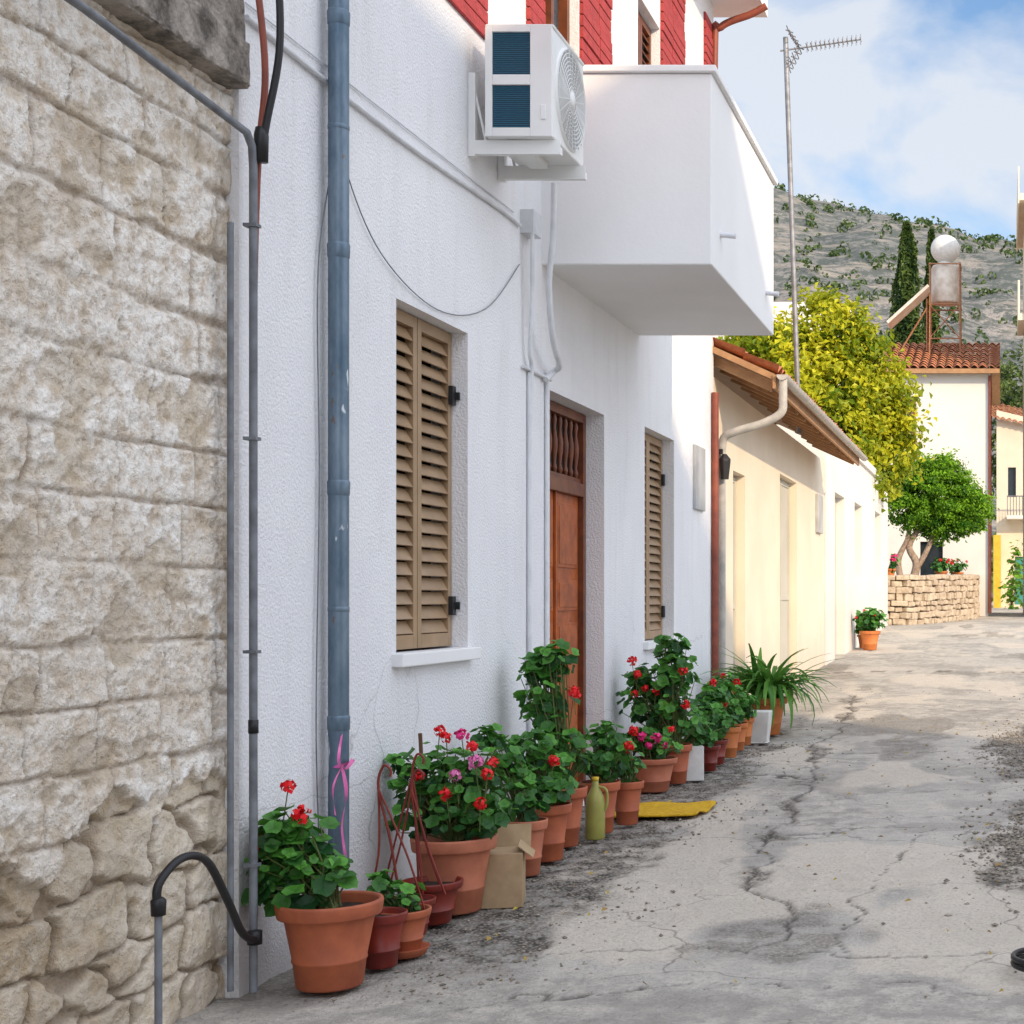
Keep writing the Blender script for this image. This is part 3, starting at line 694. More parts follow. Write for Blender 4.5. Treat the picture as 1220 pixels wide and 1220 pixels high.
mb.tube([(-3.6,48.6,9.1),(-2.5,48.6,10.9)],.03,5); mb.tube([(-2.5,48.6,9.3),(-2.5,48.6,11.2)],.03,5)
mb.obj('frame',M['rust'],SH)
mb=MB(); mb.lathe((cx,cy,11.1),[(0,0),(.44,0),(.46,.05),(.46,1.15),(.42,1.22),(0,1.25)],24); mb.obj('cylinder_tank',M['tank'],SH)
mb=MB(); mb.lathe((cx,cy,12.88),[(max(.001,.48*math.cos(a)),.46*math.sin(a)) for a in np.linspace(-PI/2,PI/2,14)],24); mb.tube([(cx,cy,12.3),(cx,cy,12.5)],.2,12); mb.obj('round_tank',M['whitebox'],SH)
mb=MB(); R=Matrix.Rotation(math.radians(-42),3,'Y'); mb.obox((-3.05,48.2,10.85),(1.75,1.1,.09),R); mb.obj('collector_frame',M['tank'],SH)
mb=MB(); mb.obox(Vector((-3.05,48.2,10.85))+R@Vector((0,0,.055)),(1.65,1.0,.012),R); mb.obj('collector_glass',M['solar'],SH)
FW=empty('flat_roof_house'); mb=MB(); wall(mb,'y',55,-14,-5.6,1,12.1,[(-8.8,-7.9,9.6,11)],.2,-1)
mb.quad((-5.6,55,1),(-5.6,63,1),(-5.6,63,12.1),(-5.6,55,12.1)); mb.quad((-14,55,12.0),(-5.6,55,12.0),(-5.6,63,12.0),(-14,63,12.0)); mb.box(-9,-7.6,57,59,12.0,12.75); mb.obj('walls',M['farwhite'],FW)
mb=MB(); backs(mb,'y',55,[(-8.8,-7.9,9.6,11)],.15,-1); mb.obj('window_glass',M['glass'],FW)
FC=empty('cream_village_house')
ops=[(.15,.5,6.0,7.3),(1.0,1.8,5.4,7.2),(.45,.95,1.3,3.4)]
mb=MB(); wall(mb,'y',66,-.35,6,1,8.3,ops,.2,-1)
mb.quad((-.35,66,1),(-.35,74,1),(-.35,74,8.3),(-.35,66,8.3)); mb.add([(-.35,66,8.3),(6,66,8.3),(-.35,66,9.8)],[(0,1,2)]); mb.obj('walls',M['cream'],FC)
mb=MB(); backs(mb,'y',66,ops[:2],.15,-1); mb.obj('glass',M['glass'],FC)
mb=MB(); backs(mb,'y',66,ops[2:],.15,-1); mb.obj('door',M['teal'],FC)
mb=MB(); mb.box(.1,5.5,65.0,66,5.0,5.15); mb.obj('balcony_slab',M['farwhite'],FC)
mb=MB(); mb.box(.1,5.5,65.0,65.05,5.95,6.0)
for i in range(40): mb.tube([(.12+i*.13,65.03,5.15),(.12+i*.13,65.03,5.95)],.015,4)
mb.obj('balcony_rail',M['greypipe'],FC)
mb=MB(); mb.box(-.48,-.16,65.0,65.9,1.1,4.3); mb.obj('yellow_pier',M['yellow'],FC)
mb=MB(); tile_roof(mb,(-.6,65.6,9.4),(1,0,-.22),(0,1,.3),7,4,pitch=.26,amp=.05); mb.obj('roof_tiles',M['tile'],FC)
RH=empty('balcony_house')
o1=[(46,47,2,4),(46,47,6,8),(48.5,49.3,1,3.4)]; o2=[(2,3,2.2,4.2),(2,3,6.2,8.2)]
mb=MB(); wall(mb,'x',.62,45.2,51,.9,13.4,o1,.2,-1); wall(mb,'y',45.2,.62,5,.9,13.4,o2,.2,-1); mb.obj('walls',M['cream'],RH)
mb=MB(); backs(mb,'x',.62,o1,.15,-1); backs(mb,'y',45.2,o2,.15,-1); mb.obj('window_glass',M['glass'],RH)
mb=MB(); mb.box(.44,5.2,44.9,51.2,13.4,13.6); mb.box(.40,.44,44.9,51.2,13.3,14.4); mb.box(.40,.62,45.3,48,9.9,10.1); mb.box(.40,.46,45.3,48,10.1,11.1); mb.obj('eaves_and_balcony',M['cream'],RH)
OH=empty('unseen_shade_house'); YE=-.35  # added out-of-view house, placed to shade the near facade
ops=[(-9,-7.6,1.1,2.5),(-5,-3.9,.1,2.4),(-2.4,-1.2,1.1,2.5),(-9,-7.6,4.6,6.2),(-5,-3.6,4.6,6.2),(-2.4,-1.2,4.6,6.2)]
mb=MB(); wall(mb,'x',7,-14,YE,-.2,10.8,ops,.2,-1); mb.quad((7,YE,-.2),(13,YE,-.2),(13,YE,10.8),(7,YE,10.8)); mb.quad((7,-14,-.2),(13,-14,-.2),(13,-14,10.8),(7,-14,10.8)); mb.quad((7,-14,10.8),(13,-14,10.8),(13,YE,10.8),(7,YE,10.8)); mb.quad((13,-14,-.2),(13,YE,-.2),(13,YE,10.8),(13,-14,10.8)); mb.obj('walls',M['white_smooth'],OH)
mb=MB()
for a,b,l,h in ops: shutter(mb,7.08,a+.01,b-.01,l+.01,h-.01,-1)
mb.obj('shutters',M['shutter'],OH); mb=MB(); backs(mb,'x',7,ops,.19,-1); mb.obj('backing',M['dark'],OH)
GW=empty('garden_wall'); MB().box(2.2,2.45,-6,26,-.1,1.1).obj('wall_body',M['cream'],GW); MB().box(2.16,2.49,-6.03,26.03,1.102,1.18).obj('wall_cap',M['concrete'],GW)

# ------------------------------------------------------------ retaining wall
RW=empty('dry_stone_wall')
path=[(-3.05,37.75),(-2.55,37.95),(-2.05,38.9),(-1.5,41),(-.95,43.6),(-.93,46.4)]
P=[Vector((*p,0)) for p in path]; L=[0]
for a,b in zip(P[:-1],P[1:]): L.append(L[-1]+(b-a).length)
def at(s):
    for i in range(len(P)-1):
        if s<=L[i+1] or i==len(P)-2:
            d=(P[i+1]-P[i]).normalized(); return P[i]+d*(s-L[i]),d
mb=MB(); z=0
while z<1.25:
    h=random.uniform(.11,.2); s=random.uniform(-.1,0)
    while s<L[-1]:
        ln=random.uniform(.14,.48); c,d=at(min(s+ln/2,L[-1]-.01)); n=Vector((d.y,-d.x,0))
        Mx=Matrix((d,n,Vector((0,0,1)))).transposed()@Matrix.Rotation(random.gauss(0,.07),3,'Y')@Matrix.Rotation(random.gauss(0,.08),3,'Z')
        zb_=ground_z(c.y)-.02
        mb.obox(c+n*random.uniform(-.03,.05)+Vector((0,0,zb_+z+h/2+random.uniform(-.02,.02))),(ln-.02,.25,h*random.uniform(.8,1)),Mx); s+=ln
    z+=h
mb.obj('stones',M['rubble'],RW,bevel=.025)
mb=MB(); n=len(P)
vs=[(p.x-.1,p.y+.14,.7) for p in P]+[(p.x-.1,p.y+.14,ground_z(p.y)+1.15) for p in P]
mb.add(vs,[(i,i+1,n+i+1,n+i) for i in range(n-1)])
mb.add([(p.x-.08,p.y+.1,2.0) for p in P]+[(-3.1,46.4,2.0)],[tuple(range(n+1))]); mb.obj('earth_fill',M['soil'],RW)

# ------------------------------------------------------------ foliage
def leaf_obj(name,pos,nrm,size,tone,mat,parent,aspect=.55):
    N=len(pos); r=rng.normal(size=(N,3)); nrm=nrm/np.linalg.norm(nrm,axis=1,keepdims=True)
    u=np.cross(nrm,r); u/=np.linalg.norm(u,axis=1,keepdims=True)+1e-9; v=np.cross(nrm,u)
    s=size[:,None]; f=nrm*s*.18
    V=np.stack([pos-u*s*.5,pos+v*s*aspect*.5+f,pos+u*s*.5-f,pos-v*s*aspect*.5+f],1).reshape(-1,3)
    b=np.arange(N)*4; F=np.concatenate([np.stack([b,b+1,b+2],1),np.stack([b,b+2,b+3],1)])
    me=bpy.data.meshes.new(name); me.from_pydata(V.tolist(),[],F.tolist()); me.materials.append(mat)
    a=me.attributes.new('tone','FLOAT','POINT'); a.data.foreach_set('value',np.repeat(tone,4).astype(np.float32))
    o=bpy.data.objects.new(name,me); scene.collection.objects.link(o); o.parent=parent; return o
def crown(blobs,nclump,per,cr,leaf):
    Ps=[];Ns=[];T=[];vol=np.array([b[1][0]*b[1][1]*b[1][2] for b in blobs])**(2/3); vol/=vol.sum()
    for (c,r),w_ in zip(blobs,vol):
        for k in range(max(1,int(nclump*w_))):
            d=rng.normal(size=3); d/=np.linalg.norm(d); rad=rng.uniform(.45,1.05)
            cc=np.array(c)+d*np.array(r)*rad; q=rng.normal(size=(per,3))*cr*rng.uniform(.6,1.2)*np.array([1,1,.7]); 
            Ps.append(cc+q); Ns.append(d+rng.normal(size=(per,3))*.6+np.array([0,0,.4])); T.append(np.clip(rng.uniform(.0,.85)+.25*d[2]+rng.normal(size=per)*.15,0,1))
    Ps=np.concatenate(Ps);Ns=np.concatenate(Ns);T=np.concatenate(T)
    return Ps,Ns,leaf*rng.uniform(.6,1.25,len(Ps)),T
def limbs(mb,base,targets,r0):
    for tg in targets:
        b=Vector(base); e=Vector(tg); m=(b+e)/2+Vector((random.uniform(-.25,.25),random.uniform(-.25,.25),-.1))
        pp=smooth_path([b,m,e],5); mb.tube(pp,[r0*(1-.8*i/(len(pp)-1)) for i in range(len(pp))],7)
T1=empty('lemon_green_tree')
bl=[((-4.6,34.5,6.3),(1.8,1.6,1.6)),((-3.5,35,6.3),(1.0,1.1,1.6)),((-6.0,34.5,6.2),(1.3,1.4,1.5)),((-3.0,35.2,4.9),(.8,.9,1.2)),((-3.7,34.4,5.1),(1.1,1.2,.9)),((-4.1,34.6,7.8),(.8,.8,.85)),((-2.65,35,6.3),(.6,.5,.7)),((-3.3,34.9,7.4),(.6,.6,.7)),((-5.6,34.2,7.3),(.9,.9,.7)),((-2.45,35.1,5.4),(.5,.5,.6)),((-3.3,33.6,4.3),(.5,.6,.55))]
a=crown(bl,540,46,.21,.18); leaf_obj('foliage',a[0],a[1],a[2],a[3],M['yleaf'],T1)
mb=MB(); mb.tube([(-4.7,34.6,.6),(-4.6,34.6,4.2)],[.2,.13],9); limbs(mb,(-4.6,34.6,4.0),[b[0] for b in bl],.09); mb.obj('trunk',M['darkbark'],T1)
T2=empty('ficus_tree')
bl=[((-1.85,42.2,4.45),(1.15,1.1,1.0)),((-2.4,42,4.9),(.75,.8,.65)),((-1.2,42.2,4.1),(.85,.9,.75)),((-2.55,41.9,4.0),(.75,.8,.7)),((-1.6,42.1,3.7),(1.05,.9,.55)),((-2.9,42,4.6),(.35,.5,.5)),((-1.0,42.1,3.9),(.65,.7,.6)),((-1.7,42.1,5.0),(.7,.7,.55))]
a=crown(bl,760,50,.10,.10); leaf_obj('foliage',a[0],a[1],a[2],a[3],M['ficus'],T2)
mb=MB()
for pth,r in (([(-2.6,42,1.9),(-2.45,42,2.5),(-2.65,42,3.0),(-2.3,42.1,3.6)],.13),([(-2.85,42,1.9),(-2.95,42,2.6),(-2.7,42,3.2),(-2.6,42,3.8)],.10),([(-2.5,42,2.3),(-2.2,42,2.8),(-1.9,42.1,3.5),(-1.6,42.2,4.2)],.09)):
    pp=smooth_path(pth,6); mb.tube(pp,[r*(1-.5*i/len(pp)) for i in range(len(pp))],8)
mb.obj('trunk',M['bark'],T2)
def cypress(x,y,top,base,R):
    E=empty('cypress_tree'); n=7000; u=rng.uniform(0,1,n)**.9; r=R*np.clip(np.sin(PI*np.clip(u*.86+.13,0,1))**.6,0,1)*rng.uniform(.72,1.1,n)
    th=rng.uniform(0,2*PI,n); z=base+u*(top-base); r*=1+.22*np.sin(th*3+z*1.3)+.12*np.sin(th*5-z*2.3)
    pos=np.stack([x+r*np.cos(th),y+r*np.sin(th),z],1); nr=np.stack([np.cos(th),np.sin(th),.3+0*th],1)+rng.normal(size=(n,3))*.4
    leaf_obj('foliage',pos,nr,.30*rng.uniform(.6,1.3,n),np.clip(rng.uniform(0,.8,n)+.3*np.sin(th*3+z*1.3),0,1),M['cyp'],E,.4)
    mb=MB(); mb.tube([(x,y,.9),(x,y,base+(top-base)*.8)],[.25,.05],8); mb.obj('trunk',M['darkbark'],E)
cypress(-3.95,61,16.7,3,.66); cypress(-3.05,63,16.9,3,.36)
def gtree(name,c,r,n,per,cr,leaf,mat,tz):
    E=empty(name); cx,cy,cz=c
    bl=[((cx+random.uniform(-.6,.6)*r,cy+random.uniform(-.5,.5)*r,cz+random.uniform(-.6,.6)*r),(r*.6,r*.6,r*.5)) for _ in range(7)]
    a=crown(bl,n,per,cr,leaf); leaf_obj('foliage',a[0],a[1],a[2],a[3],mat,E)
    mb=MB(); mb.tube([(cx,cy,tz),(cx+.1,cy,cz-.4*r)],[r*.09,r*.06],8); limbs(mb,(cx+.1,cy,cz-.5*r),[b[0] for b in bl],r*.05); mb.obj('trunk',M['darkbark'],E)
gtree('pine_tree',(1.7,78,10.8),4.2,260,40,.4,.3,M['oak'],1.2)
gtree('pine_tree',(-2.2,90,14.5),1.5,60,40,.3,.25,M['oak'],1.2)
gtree('pine_tree',(-9,80,12.0),3.5,120,40,.45,.35,M['oak'],1.2)
gtree('unseen_dapple_tree',(7.4,1.3,5.4),1.9,80,28,.26,.15,M['oak'],.0)  # unseen trees added to dapple and soften the shadow edge
gtree('unseen_dapple_tree',(8.0,3.6,5.6),1.9,46,28,.26,.15,M['oak'],.0)
gtree('unseen_dapple_tree',(9.2,.9,9.6),1.5,18,28,.26,.15,M['oak'],.0)
n=9000
cl=rng.integers(0,260,n); ccx=rng.uniform(-120,120,260); ccy=rng.uniform(130,330,260); rr=rng.uniform(2,4.5,260)
d=rng.normal(size=(n,3)); d/=np.linalg.norm(d,axis=1,keepdims=True)
pos=np.stack([ccx[cl],ccy[cl],1.2+rr[cl]*.9+(ccy[cl]-130)*.02],1)+d*rr[cl][:,None]*np.array([1,1,1.1])
E=empty('distant_trees'); leaf_obj('foliage',pos,d+rng.normal(size=(n,3))*.3,rng.uniform(.9,1.8,n),rng.uniform(0,1,n),M['oak'],E,.8)
def hf(X,Y):
    ridge=np.interp(X,[-3000,-1200,-420,-190,-140,-70,-20,15,300,900,3000],[420,400,350,323,312,297,287,283,255,200,150])
    s=sst(260,1250,Y)*(1-.25*sst(1300,2200,Y)); n1=fbm(X*.006,Y*.006,5,5)-.5; n2=fbm(X*.03,Y*.03,8,4)-.5
    return (X,Y,-4+ridge*s+n1*70*sst(260,700,Y)*sst(1250,950,Y)+n2*12*sst(260,400,Y)),{}
grid_mesh('hill',np.concatenate([np.arange(-3000,-500,100),np.arange(-500,300,5),np.arange(300,3000,100)]),np.concatenate([np.arange(240,1300,9),np.arange(1300,2300,100)]),hf,M['hill'])
# bushes scattered over the hillside
n=1500; bx=rng.uniform(-330,90,n); by=rng.uniform(430,1200,n); hz=hf(bx,by)[0][2]; br=rng.uniform(1.2,3.6,n)
cl=np.repeat(np.arange(n),14); d=rng.normal(size=(len(cl),3)); d/=np.linalg.norm(d,axis=1,keepdims=True)
pos=np.stack([bx[cl],by[cl],hz[cl]+br[cl]*.5],1)+d*br[cl][:,None]
E=empty('hillside_bushes'); leaf_obj('foliage',pos,d,br[cl]*.9,rng.uniform(0,.6,len(cl)),M['oak'],E,.9)

# ------------------------------------------------------------ potted plants
def pot_mesh(E,x,y,z,R,H,mat,saucer=False):
    mb=MB(); n=36
    if saucer: mb.lathe((x,y,z),[(0,.0),(.8*R,.0),(.95*R,.03),(.97*R,.035),(.9*R,.03),(.0,.012)],n); z+=.012
    mb.lathe((x,y,z),[(0,0),(.60*R,0),(.64*R,.008),(.70*R,.3*H),(.70*R+.004,.31*H),(.70*R+.004,.335*H),(.71*R,.345*H),(.86*R,.80*H),(.87*R,.815*H),(.985*R,.83*H),(1.0*R,.85*H),(1.03*R,.97*H),(1.02*R,H),(.95*R,H),(.93*R,.97*H),(.88*R,.80*H)],n)
    mb.obj('pot',mat,E)
    MB().lathe((x,y,z),[(0,.9*H),(.5*R,.89*H),(.92*R,.87*H)],20).obj('soil',M['soil'],E)
def rim_leaf(vs,fs,tn,c,n,r,tone):
    n=n.normalized(); u=n.cross(Vector((random.gauss(0,1),random.gauss(0,1),random.gauss(0,1)))).normalized(); v=n.cross(u); o=len(vs)
    vs.append(c-n*r*.12); tn.append(tone*.5); K=11; ph=random.uniform(0,6)
    for k in range(K):
        a=2*PI*(k+.35)/K*.93; rr=r*(1+.12*math.cos(5*a)); hh=r*(.16+.14*math.sin(3*a+ph))
        vs.append(c+(u*math.cos(a)+v*math.sin(a))*rr+n*hh); tn.append(tone)
    for k in range(K): fs.append((o,o+1+k,o+1+(k+1)%K) if k<K-1 else (o,o+K,o+1))
def foliage(E,base,blobs,n,ls,name='foliage',mat=None,dens_stem=.35):
    vs=[];fs=[];tn=[]; st=MB(); b=Vector(base)
    W=[(q[1][0]*q[1][1]*q[1][2])**(.6) for q in blobs]
    for i in range(n):
        c,r=random.choices(blobs,W)[0]; d=Vector((random.gauss(0,1),random.gauss(0,1),random.gauss(0,1))).normalized(); k=random.uniform(.35,1.18)
        p=Vector(c)+Vector((d.x*r[0],d.y*r[1],d.z*r[2]))*k
        if p.x<-2.87: p.x=-2.87+random.uniform(0,.04)
        nn=d*.7+Vector((random.gauss(.1,.35),random.gauss(-.1,.35),.75+random.gauss(0,.25)))
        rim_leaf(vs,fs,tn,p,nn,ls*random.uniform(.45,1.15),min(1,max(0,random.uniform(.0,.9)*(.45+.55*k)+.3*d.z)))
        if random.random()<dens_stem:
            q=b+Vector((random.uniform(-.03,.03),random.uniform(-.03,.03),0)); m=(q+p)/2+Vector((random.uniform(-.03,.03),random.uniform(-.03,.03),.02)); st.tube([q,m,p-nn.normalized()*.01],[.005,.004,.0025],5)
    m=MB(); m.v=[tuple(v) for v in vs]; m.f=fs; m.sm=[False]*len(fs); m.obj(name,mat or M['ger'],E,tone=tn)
    if st.v: st.obj('stems',M['stem'],E)
def blossom(E,pts,col,r=.034):
    mb=MB(); st=MB()
    for p in pts:
        p=Vector(p)
        if p.x<-2.86: p.x=-2.86
        rr=r*random.uniform(.75,1.15)
        for i in range(44):
            d=Vector((random.gauss(0,1),random.gauss(0,1),random.gauss(.3,1))).normalized(); c=p+d*rr*random.uniform(.6,1); n=d+Vector((random.gauss(0,.4),random.gauss(0,.4),random.gauss(0,.4)))
            u=n.cross(Vector((1,.3,.2))).normalized()*rr*.36; v=n.cross(u).normalized()*rr*.36
            mb.add([c-u,c-v*.9,c+u,c+v*.9],[(0,1,2,3)])
        st.tube([p+Vector((random.uniform(-.02,.02),0,-.13)),p],.0025,5)
    mb.obj('flowers',M[col],E); st.obj('flower_stalks',M['stem'],E)
def plant(x,y,R,H,pm='pot',blobs=(),n=150,ls=.032,fl=(),saucer=False,name='potted_geranium'):
    E=empty(name); z=ground_z(y)+.012
    pot_mesh(E,x,y,z,R,H,M[pm],saucer); zr=z+H
    B=[((x+c[0],y+c[1],zr+c[2]),r) for c,r in blobs]
    if B: foliage(E,(x,y,zr-.03),B,int(n*1.5),ls)
    cols={}
    for dx,dy,dz,c in fl: cols.setdefault(c,[]).append((x+dx,y+dy,zr+dz))
    for c,p in cols.items(): blossom(E,p,c)
    return E
plant(-2.60,5.82,.188,.33,'pot',[((-.10,0,.10),(.17,.14,.12)),((-.14,.02,.22),(.14,.11,.14)),((-.22,0,.08),(.13,.10,.11)),((-.02,.0,.08),(.09,.09,.08)),((-.18,0,.24),(.10,.1,.1))],180,.040,
      [(-.15,-.02,.44,'redfl'),(-.10,-.02,.33,'redfl'),(-.25,-.02,.22,'redfl')])
plant(-2.52,6.10,.10,.22,'pot_red',name='plant_pot'); 
plant(-2.50,6.28,.108,.18,'pot',[((-.02,0,.06),(.10,.09,.07)),((-.10,0,.12),(.06,.06,.05))],45,.028,saucer=True,name='potted_seedling')
plant(-2.60,6.62,.10,.16,'pot_red',name='hanging_pot'); 
E=plant(-2.60,6.85,.135,.19,'pot_red',name='hanging_pot')
mb=MB()
for (x,y,h,dx) in ((-2.52,6.32,.62,-.10),(-2.66,6.86,.60,-.03),(-2.58,6.70,.55,-.05)):
    zg=ground_z(y)+.17; mb.tube(smooth_path([(x,y,zg),(x+dx*.5,y,zg+h*.5),(x+dx,y,zg+h*.85),(x+dx+.02,y,zg+h),(x+dx+.05,y,zg+h*.98),(x+dx+.05,y,zg+h*.93)],6),.0055,6)
    mb.tube(smooth_path([(x-.16,y,zg),(x-.10,y,zg+h*.4),(x+dx,y,zg+h*.85)],6),.0045,6)
    mb.tube(smooth_path([(x+.10,y,zg),(x+.02,y,zg+h*.4),(x+dx,y,zg+h*.85)],6),.0045,6)
mb.obj('hanger_hooks',M['pot_red'],E)
E=plant(-2.58,7.08,.188,.35,'pot_light',[((-.02,0,.16),(.22,.2,.16)),((.08,0,.28),(.17,.15,.16)),((-.17,0,.18),(.14,.13,.16)),((.16,0,.10),(.13,.12,.10)),((-.10,.02,.32),(.13,.12,.11)),((-.24,0,.34),(.07,.06,.05))],290,.037,
   [(.0,-.1,.47,'redfl'),(-.03,-.1,.50,'redfl'),(.12,-.1,.43,'redfl'),(.17,-.14,.17,'redfl'),(.14,-.12,.36,'lilacfl'),(.06,-.15,.30,'lilacfl'),(.19,-.1,.30,'redfl'),(-.12,-.1,.29,'redfl'),(.02,-.16,.22,'redfl'),(.07,-.1,.48,'pinkfl')])
MB().tube([(-2.70,7.05,.3),(-2.72,7.03,.88)],.009,6).obj('stick',M['stick'],E)
E=empty('cardboard_box'); Rz=Matrix.Rotation(.25,3,'Z'); mb=MB(); mb.obox((-2.42,7.28,.165),(.20,.22,.26),Rz); mb.obj('box_body',M['card'],E,bevel=.004)
mb=MB(); mb.obox((-2.43,7.42,.34),(.20,.005,.12),Rz@Matrix.Rotation(-.4,3,'X')); mb.obox((-2.31,7.30,.30),(.09,.2,.004),Rz@Matrix.Rotation(.7,3,'Y')); mb.obj('box_flaps',M['card'],E)
MB().obox((-2.44,7.165,.14),(.09,.004,.08),Rz).obj('box_label',M['whitebox'],E)
plant(-2.50,7.9,.105,.29,'pot_light',[((-.03,0,.12),(.14,.13,.14)),((-.10,.05,.28),(.13,.12,.14)),((-.20,0,.42),(.08,.08,.07))],110,.036,[(-.16,-.06,.30,'redfl')])
plant(-2.51,8.3,.125,.31,'pot',[((-.0,0,.12),(.16,.15,.14)),((-.1,0,.30),(.14,.13,.12))],125,.038,[(.06,-.1,.24,'redfl')])
plant(-2.55,8.72,.135,.34,'pot',[((-.03,0,.22),(.17,.16,.2)),((-.10,0,.50),(.14,.13,.2)),((-.05,0,.74),(.12,.1,.09)),((-.14,.0,.66),(.11,.1,.1))],220,.040,[(.08,-.05,.55,'redfl')])
E=empty('plastic_jug'); mb=MB(); jx,jy,jz=-2.42,8.93,ground_z(8.93)+.012
mb.lathe((jx,jy,jz),[(0,0),(.052,0),(.057,.01),(.057,.20),(.05,.25),(.026,.30),(.019,.32),(.019,.345),(0,.345)],20)
mb.tube(smooth_path([(jx+.02,jy,jz+.31),(jx+.065,jy,jz+.29),(jx+.07,jy,jz+.21),(jx+.05,jy,jz+.16)],5),.008,8); mb.obj('jug_body',M['jug'],E)
MB().lathe((jx,jy,jz+.345),[(0,0),(.021,0),(.021,.022),(0,.022)],14).obj('cap',M['yellow'],E)
plant(-2.45,9.15,.118,.31,'pot',[((0,0,.13),(.16,.15,.13)),((.04,0,.26),(.11,.1,.1))],110,.036)
plant(-2.36,9.45,.10,.27,'pot',[((-.02,0,.10),(.12,.12,.11)),((-.06,0,.2),(.1,.1,.1))],90,.034,[(.03,-.08,.22,'redfl')])
plant(-2.52,10.85,.165,.24,'pot_light',[((.0,0,.08),(.18,.15,.08)),((-.06,0,.14),(.12,.12,.08))],120,.036,[(-.06,-.12,.16,'pinkfl'),(.05,-.14,.15,'pinkfl'),(.10,-.1,.10,'pinkfl'),(-.12,-.1,.2,'redfl'),(.0,-.15,.10,'pinkfl'),(.13,0,.2,'redfl')])
plant(-2.45,11.25,.12,.29,'pot',[((-.06,0,.25),(.22,.18,.22)),((-.04,0,.55),(.18,.15,.18)),((-.24,0,.35),(.17,.14,.18)),((-.02,0,.74),(.11,.1,.08)),((-.28,0,.5),(.08,.07,.08))],300,.044,[(-.30,-.1,.62,'redfl'),(-.12,-.12,.40,'redfl'),(-.2,-.1,.42,'redfl'),(.08,-.1,.55,'redfl'),(-.28,-.1,.38,'redfl'),(-.26,-.1,.52,'redfl'),(.1,-.1,.3,'redfl')])
E=empty('white_planter_box'); mb=MB(); z=ground_z(11.45)+.01; mb.obox((-2.36,11.45,z+.13),(.14,.2,.26),Matrix.Rotation(.3,3,'Z')); mb.obj('box',M['whitebox'],E,bevel=.006)
foliage(E,(-2.36,11.45,z+.26),[((-2.36,11.5,z+.36),(.16,.16,.14)),((-2.25,11.7,z+.42),(.15,.15,.14))],140,.038)
plant(-2.34,11.95,.09,.2,'pot_red',[((0,0,.18),(.14,.14,.17)),((.0,0,.36),(.12,.12,.12)),((.06,.2,.44),(.10,.12,.10))],150,.038,[(.08,-.08,.25,'redfl'),(.05,-.08,.5,'redfl')])
plant(-2.36,12.35,.10,.2,'pot_red',[((0,0,.2),(.13,.13,.16)),((.02,0,.38),(.12,.12,.1))],110,.038,[(.08,-.08,.30,'redfl'),(0,-.1,.46,'redfl')])
plant(-2.34,12.8,.105,.26,'pot_orange',[((0,0,.18),(.14,.14,.17)),((-.08,0,.3),(.1,.1,.1))],120,.038,[(.05,-.1,.30,'redfl')])
plant(-2.36,13.3,.10,.24,'pot_orange',[((0,0,.16),(.13,.13,.15)),((-.1,0,.32),(.12,.12,.12))],110,.038,[(.02,-.1,.36,'redfl'),(-.1,-.1,.42,'redfl')])
plant(-2.36,13.7,.09,.25,'pot_orange',[((0,0,.12),(.12,.13,.12))],50,.036)
E=empty('white_planter_box'); z=ground_z(13.9)+.01; mb=MB()
vs=[]
for s,h in ((.085,0),(.115,.29)):
    vs+= [(-2.27+sx*s,13.95+sy*s,z+h) for sx,sy in ((-1,-1),(1,-1),(1,1),(-1,1))]
mb.add(vs,[(0,1,2,3),(4,5,6,7),(0,1,5,4),(1,2,6,5),(2,3,7,6),(3,0,4,7)]); mb.obj('box',M['whitebox'],E,bevel=.008)
E=empty('agapanthus_plant'); xx,yy=-2.30,14.6; z=ground_z(yy)+.01; pot_mesh(E,xx,yy,z,.20,.36,M['pot_orange'])
mb=MB(); tn=[]
for i in range(170):
    a=random.uniform(0,2*PI); L_=random.uniform(.5,.86); droop=random.uniform(.6,2.0); w_=random.uniform(.018,.03); tnv=random.random()
    d=Vector((math.cos(a),math.sin(a),0)); s=Vector((-d.y,d.x,0)); vs=[];p=Vector((xx+random.uniform(-.09,.09),yy+random.uniform(-.09,.09),z+.32)); ang=random.uniform(.8,1.45)
    for k in range(9):
        ww=w_*(1 if k<5 else (9-k)/4.5); ww=max(ww,.002)
        vs+=[p-s*ww,p+Vector((0,0,-ww*.4)),p+s*ww]; p=p+(d*math.cos(ang)+Vector((0,0,math.sin(ang))))*L_/8; ang-=droop/5
        if p.x<-2.86: p.x=-2.86
    mb.add(vs,[(3*k+j,3*k+j+1,3*k+j+4,3*k+j+3) for k in range(8) for j in (0,1)],True); tn+=[tnv]*27
mb.obj('strap_leaves',M['strap'],E,tone=tn)
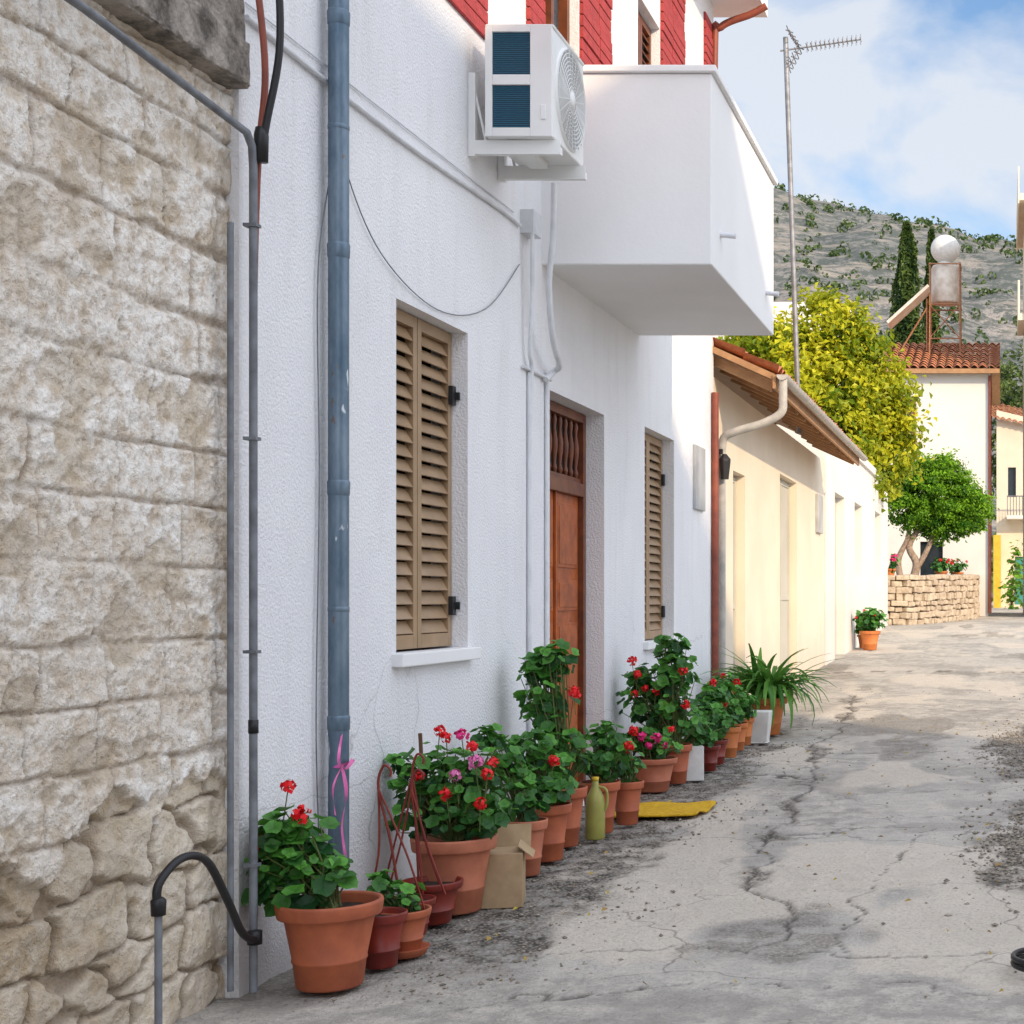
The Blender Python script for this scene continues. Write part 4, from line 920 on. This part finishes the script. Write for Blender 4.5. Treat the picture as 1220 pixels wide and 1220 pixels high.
plant(-2.55,28.6,.20,.36,'pot_orange',[((0,0,.2),(.28,.25,.2)),((.08,0,.3),(.15,.15,.1))],170,.06,[(-.25,-.1,.25,'redfl'),(.1,-.1,.3,'redfl'),(-.1,-.1,.38,'redfl')])
plant(-2.72,29.2,.13,.26,'pot_orange',[((0,0,.1),(.14,.14,.1))],50,.05)
for (x,y,s,c) in ((-1.75,41.9,.3,'redfl'),(-1.35,43.2,.28,'redfl'),(-2.95,38.6,.2,'pinkfl')):
    E=empty('potted_shrub'); pot_mesh(E,x,y,2.0,.18,.3,M['pot_orange']); foliage(E,(x,y,2.3),[((x,y,2.45),(s,s,.22))],90,.07); blossom(E,[(x+random.uniform(-s,s),y-.2,2.5+random.uniform(0,.15)) for _ in range(4)],c,.05)
E=empty('climbing_shrub'); foliage(E,(.25,60,1.1),[((.35,60,1.9),(.5,.5,.8)),((.45,61,3.0),(.35,.5,1.0))],240,.10,mat=M['ficus'])
def matf(U,V):
    z=np.interp(U*.0+9.9+V*.26,GY,GZ)
    X=-2.26+U*.30+.02*np.sin(V*2+1); Y=9.92+V*.27+.05*U
    return (X,Y,z+.034+.006*np.sin(U*5)*np.sin(V*4+1)+.01*(abs(U)>.95)*np.sin(V*6)),{}
o=grid_mesh('door_mat',np.linspace(-1,1,50),np.linspace(-1,1,40),matf,M['mat']); sm=o.modifiers.new('s','SOLIDIFY'); sm.thickness=.012
mb=MB()
for path_ in ([(-2.80,6.38,.93),(-2.79,6.33,.83),(-2.775,6.36,.79),(-2.77,6.42,.82)],[(-2.79,6.36,.80),(-2.775,6.37,.68),(-2.79,6.36,.55),(-2.78,6.37,.42)],[(-2.79,6.36,.80),(-2.80,6.30,.72),(-2.80,6.32,.6)],[(-2.88,6.44,.80),(-2.80,6.37,.80),(-2.785,6.47,.815)]):
    pp=smooth_path(path_,6)
    vs=[]
    for i,p in enumerate(pp):
        tw=i*.25; o_=Vector((math.sin(tw)*.3,math.cos(tw),.5)).normalized()*.011; vs+=[p-o_,p+o_]
    mb.add(vs,[(2*i,2*i+1,2*i+3,2*i+2) for i in range(len(pp)-1)],True)
mb.obj('pink_ribbon',M['pink'])
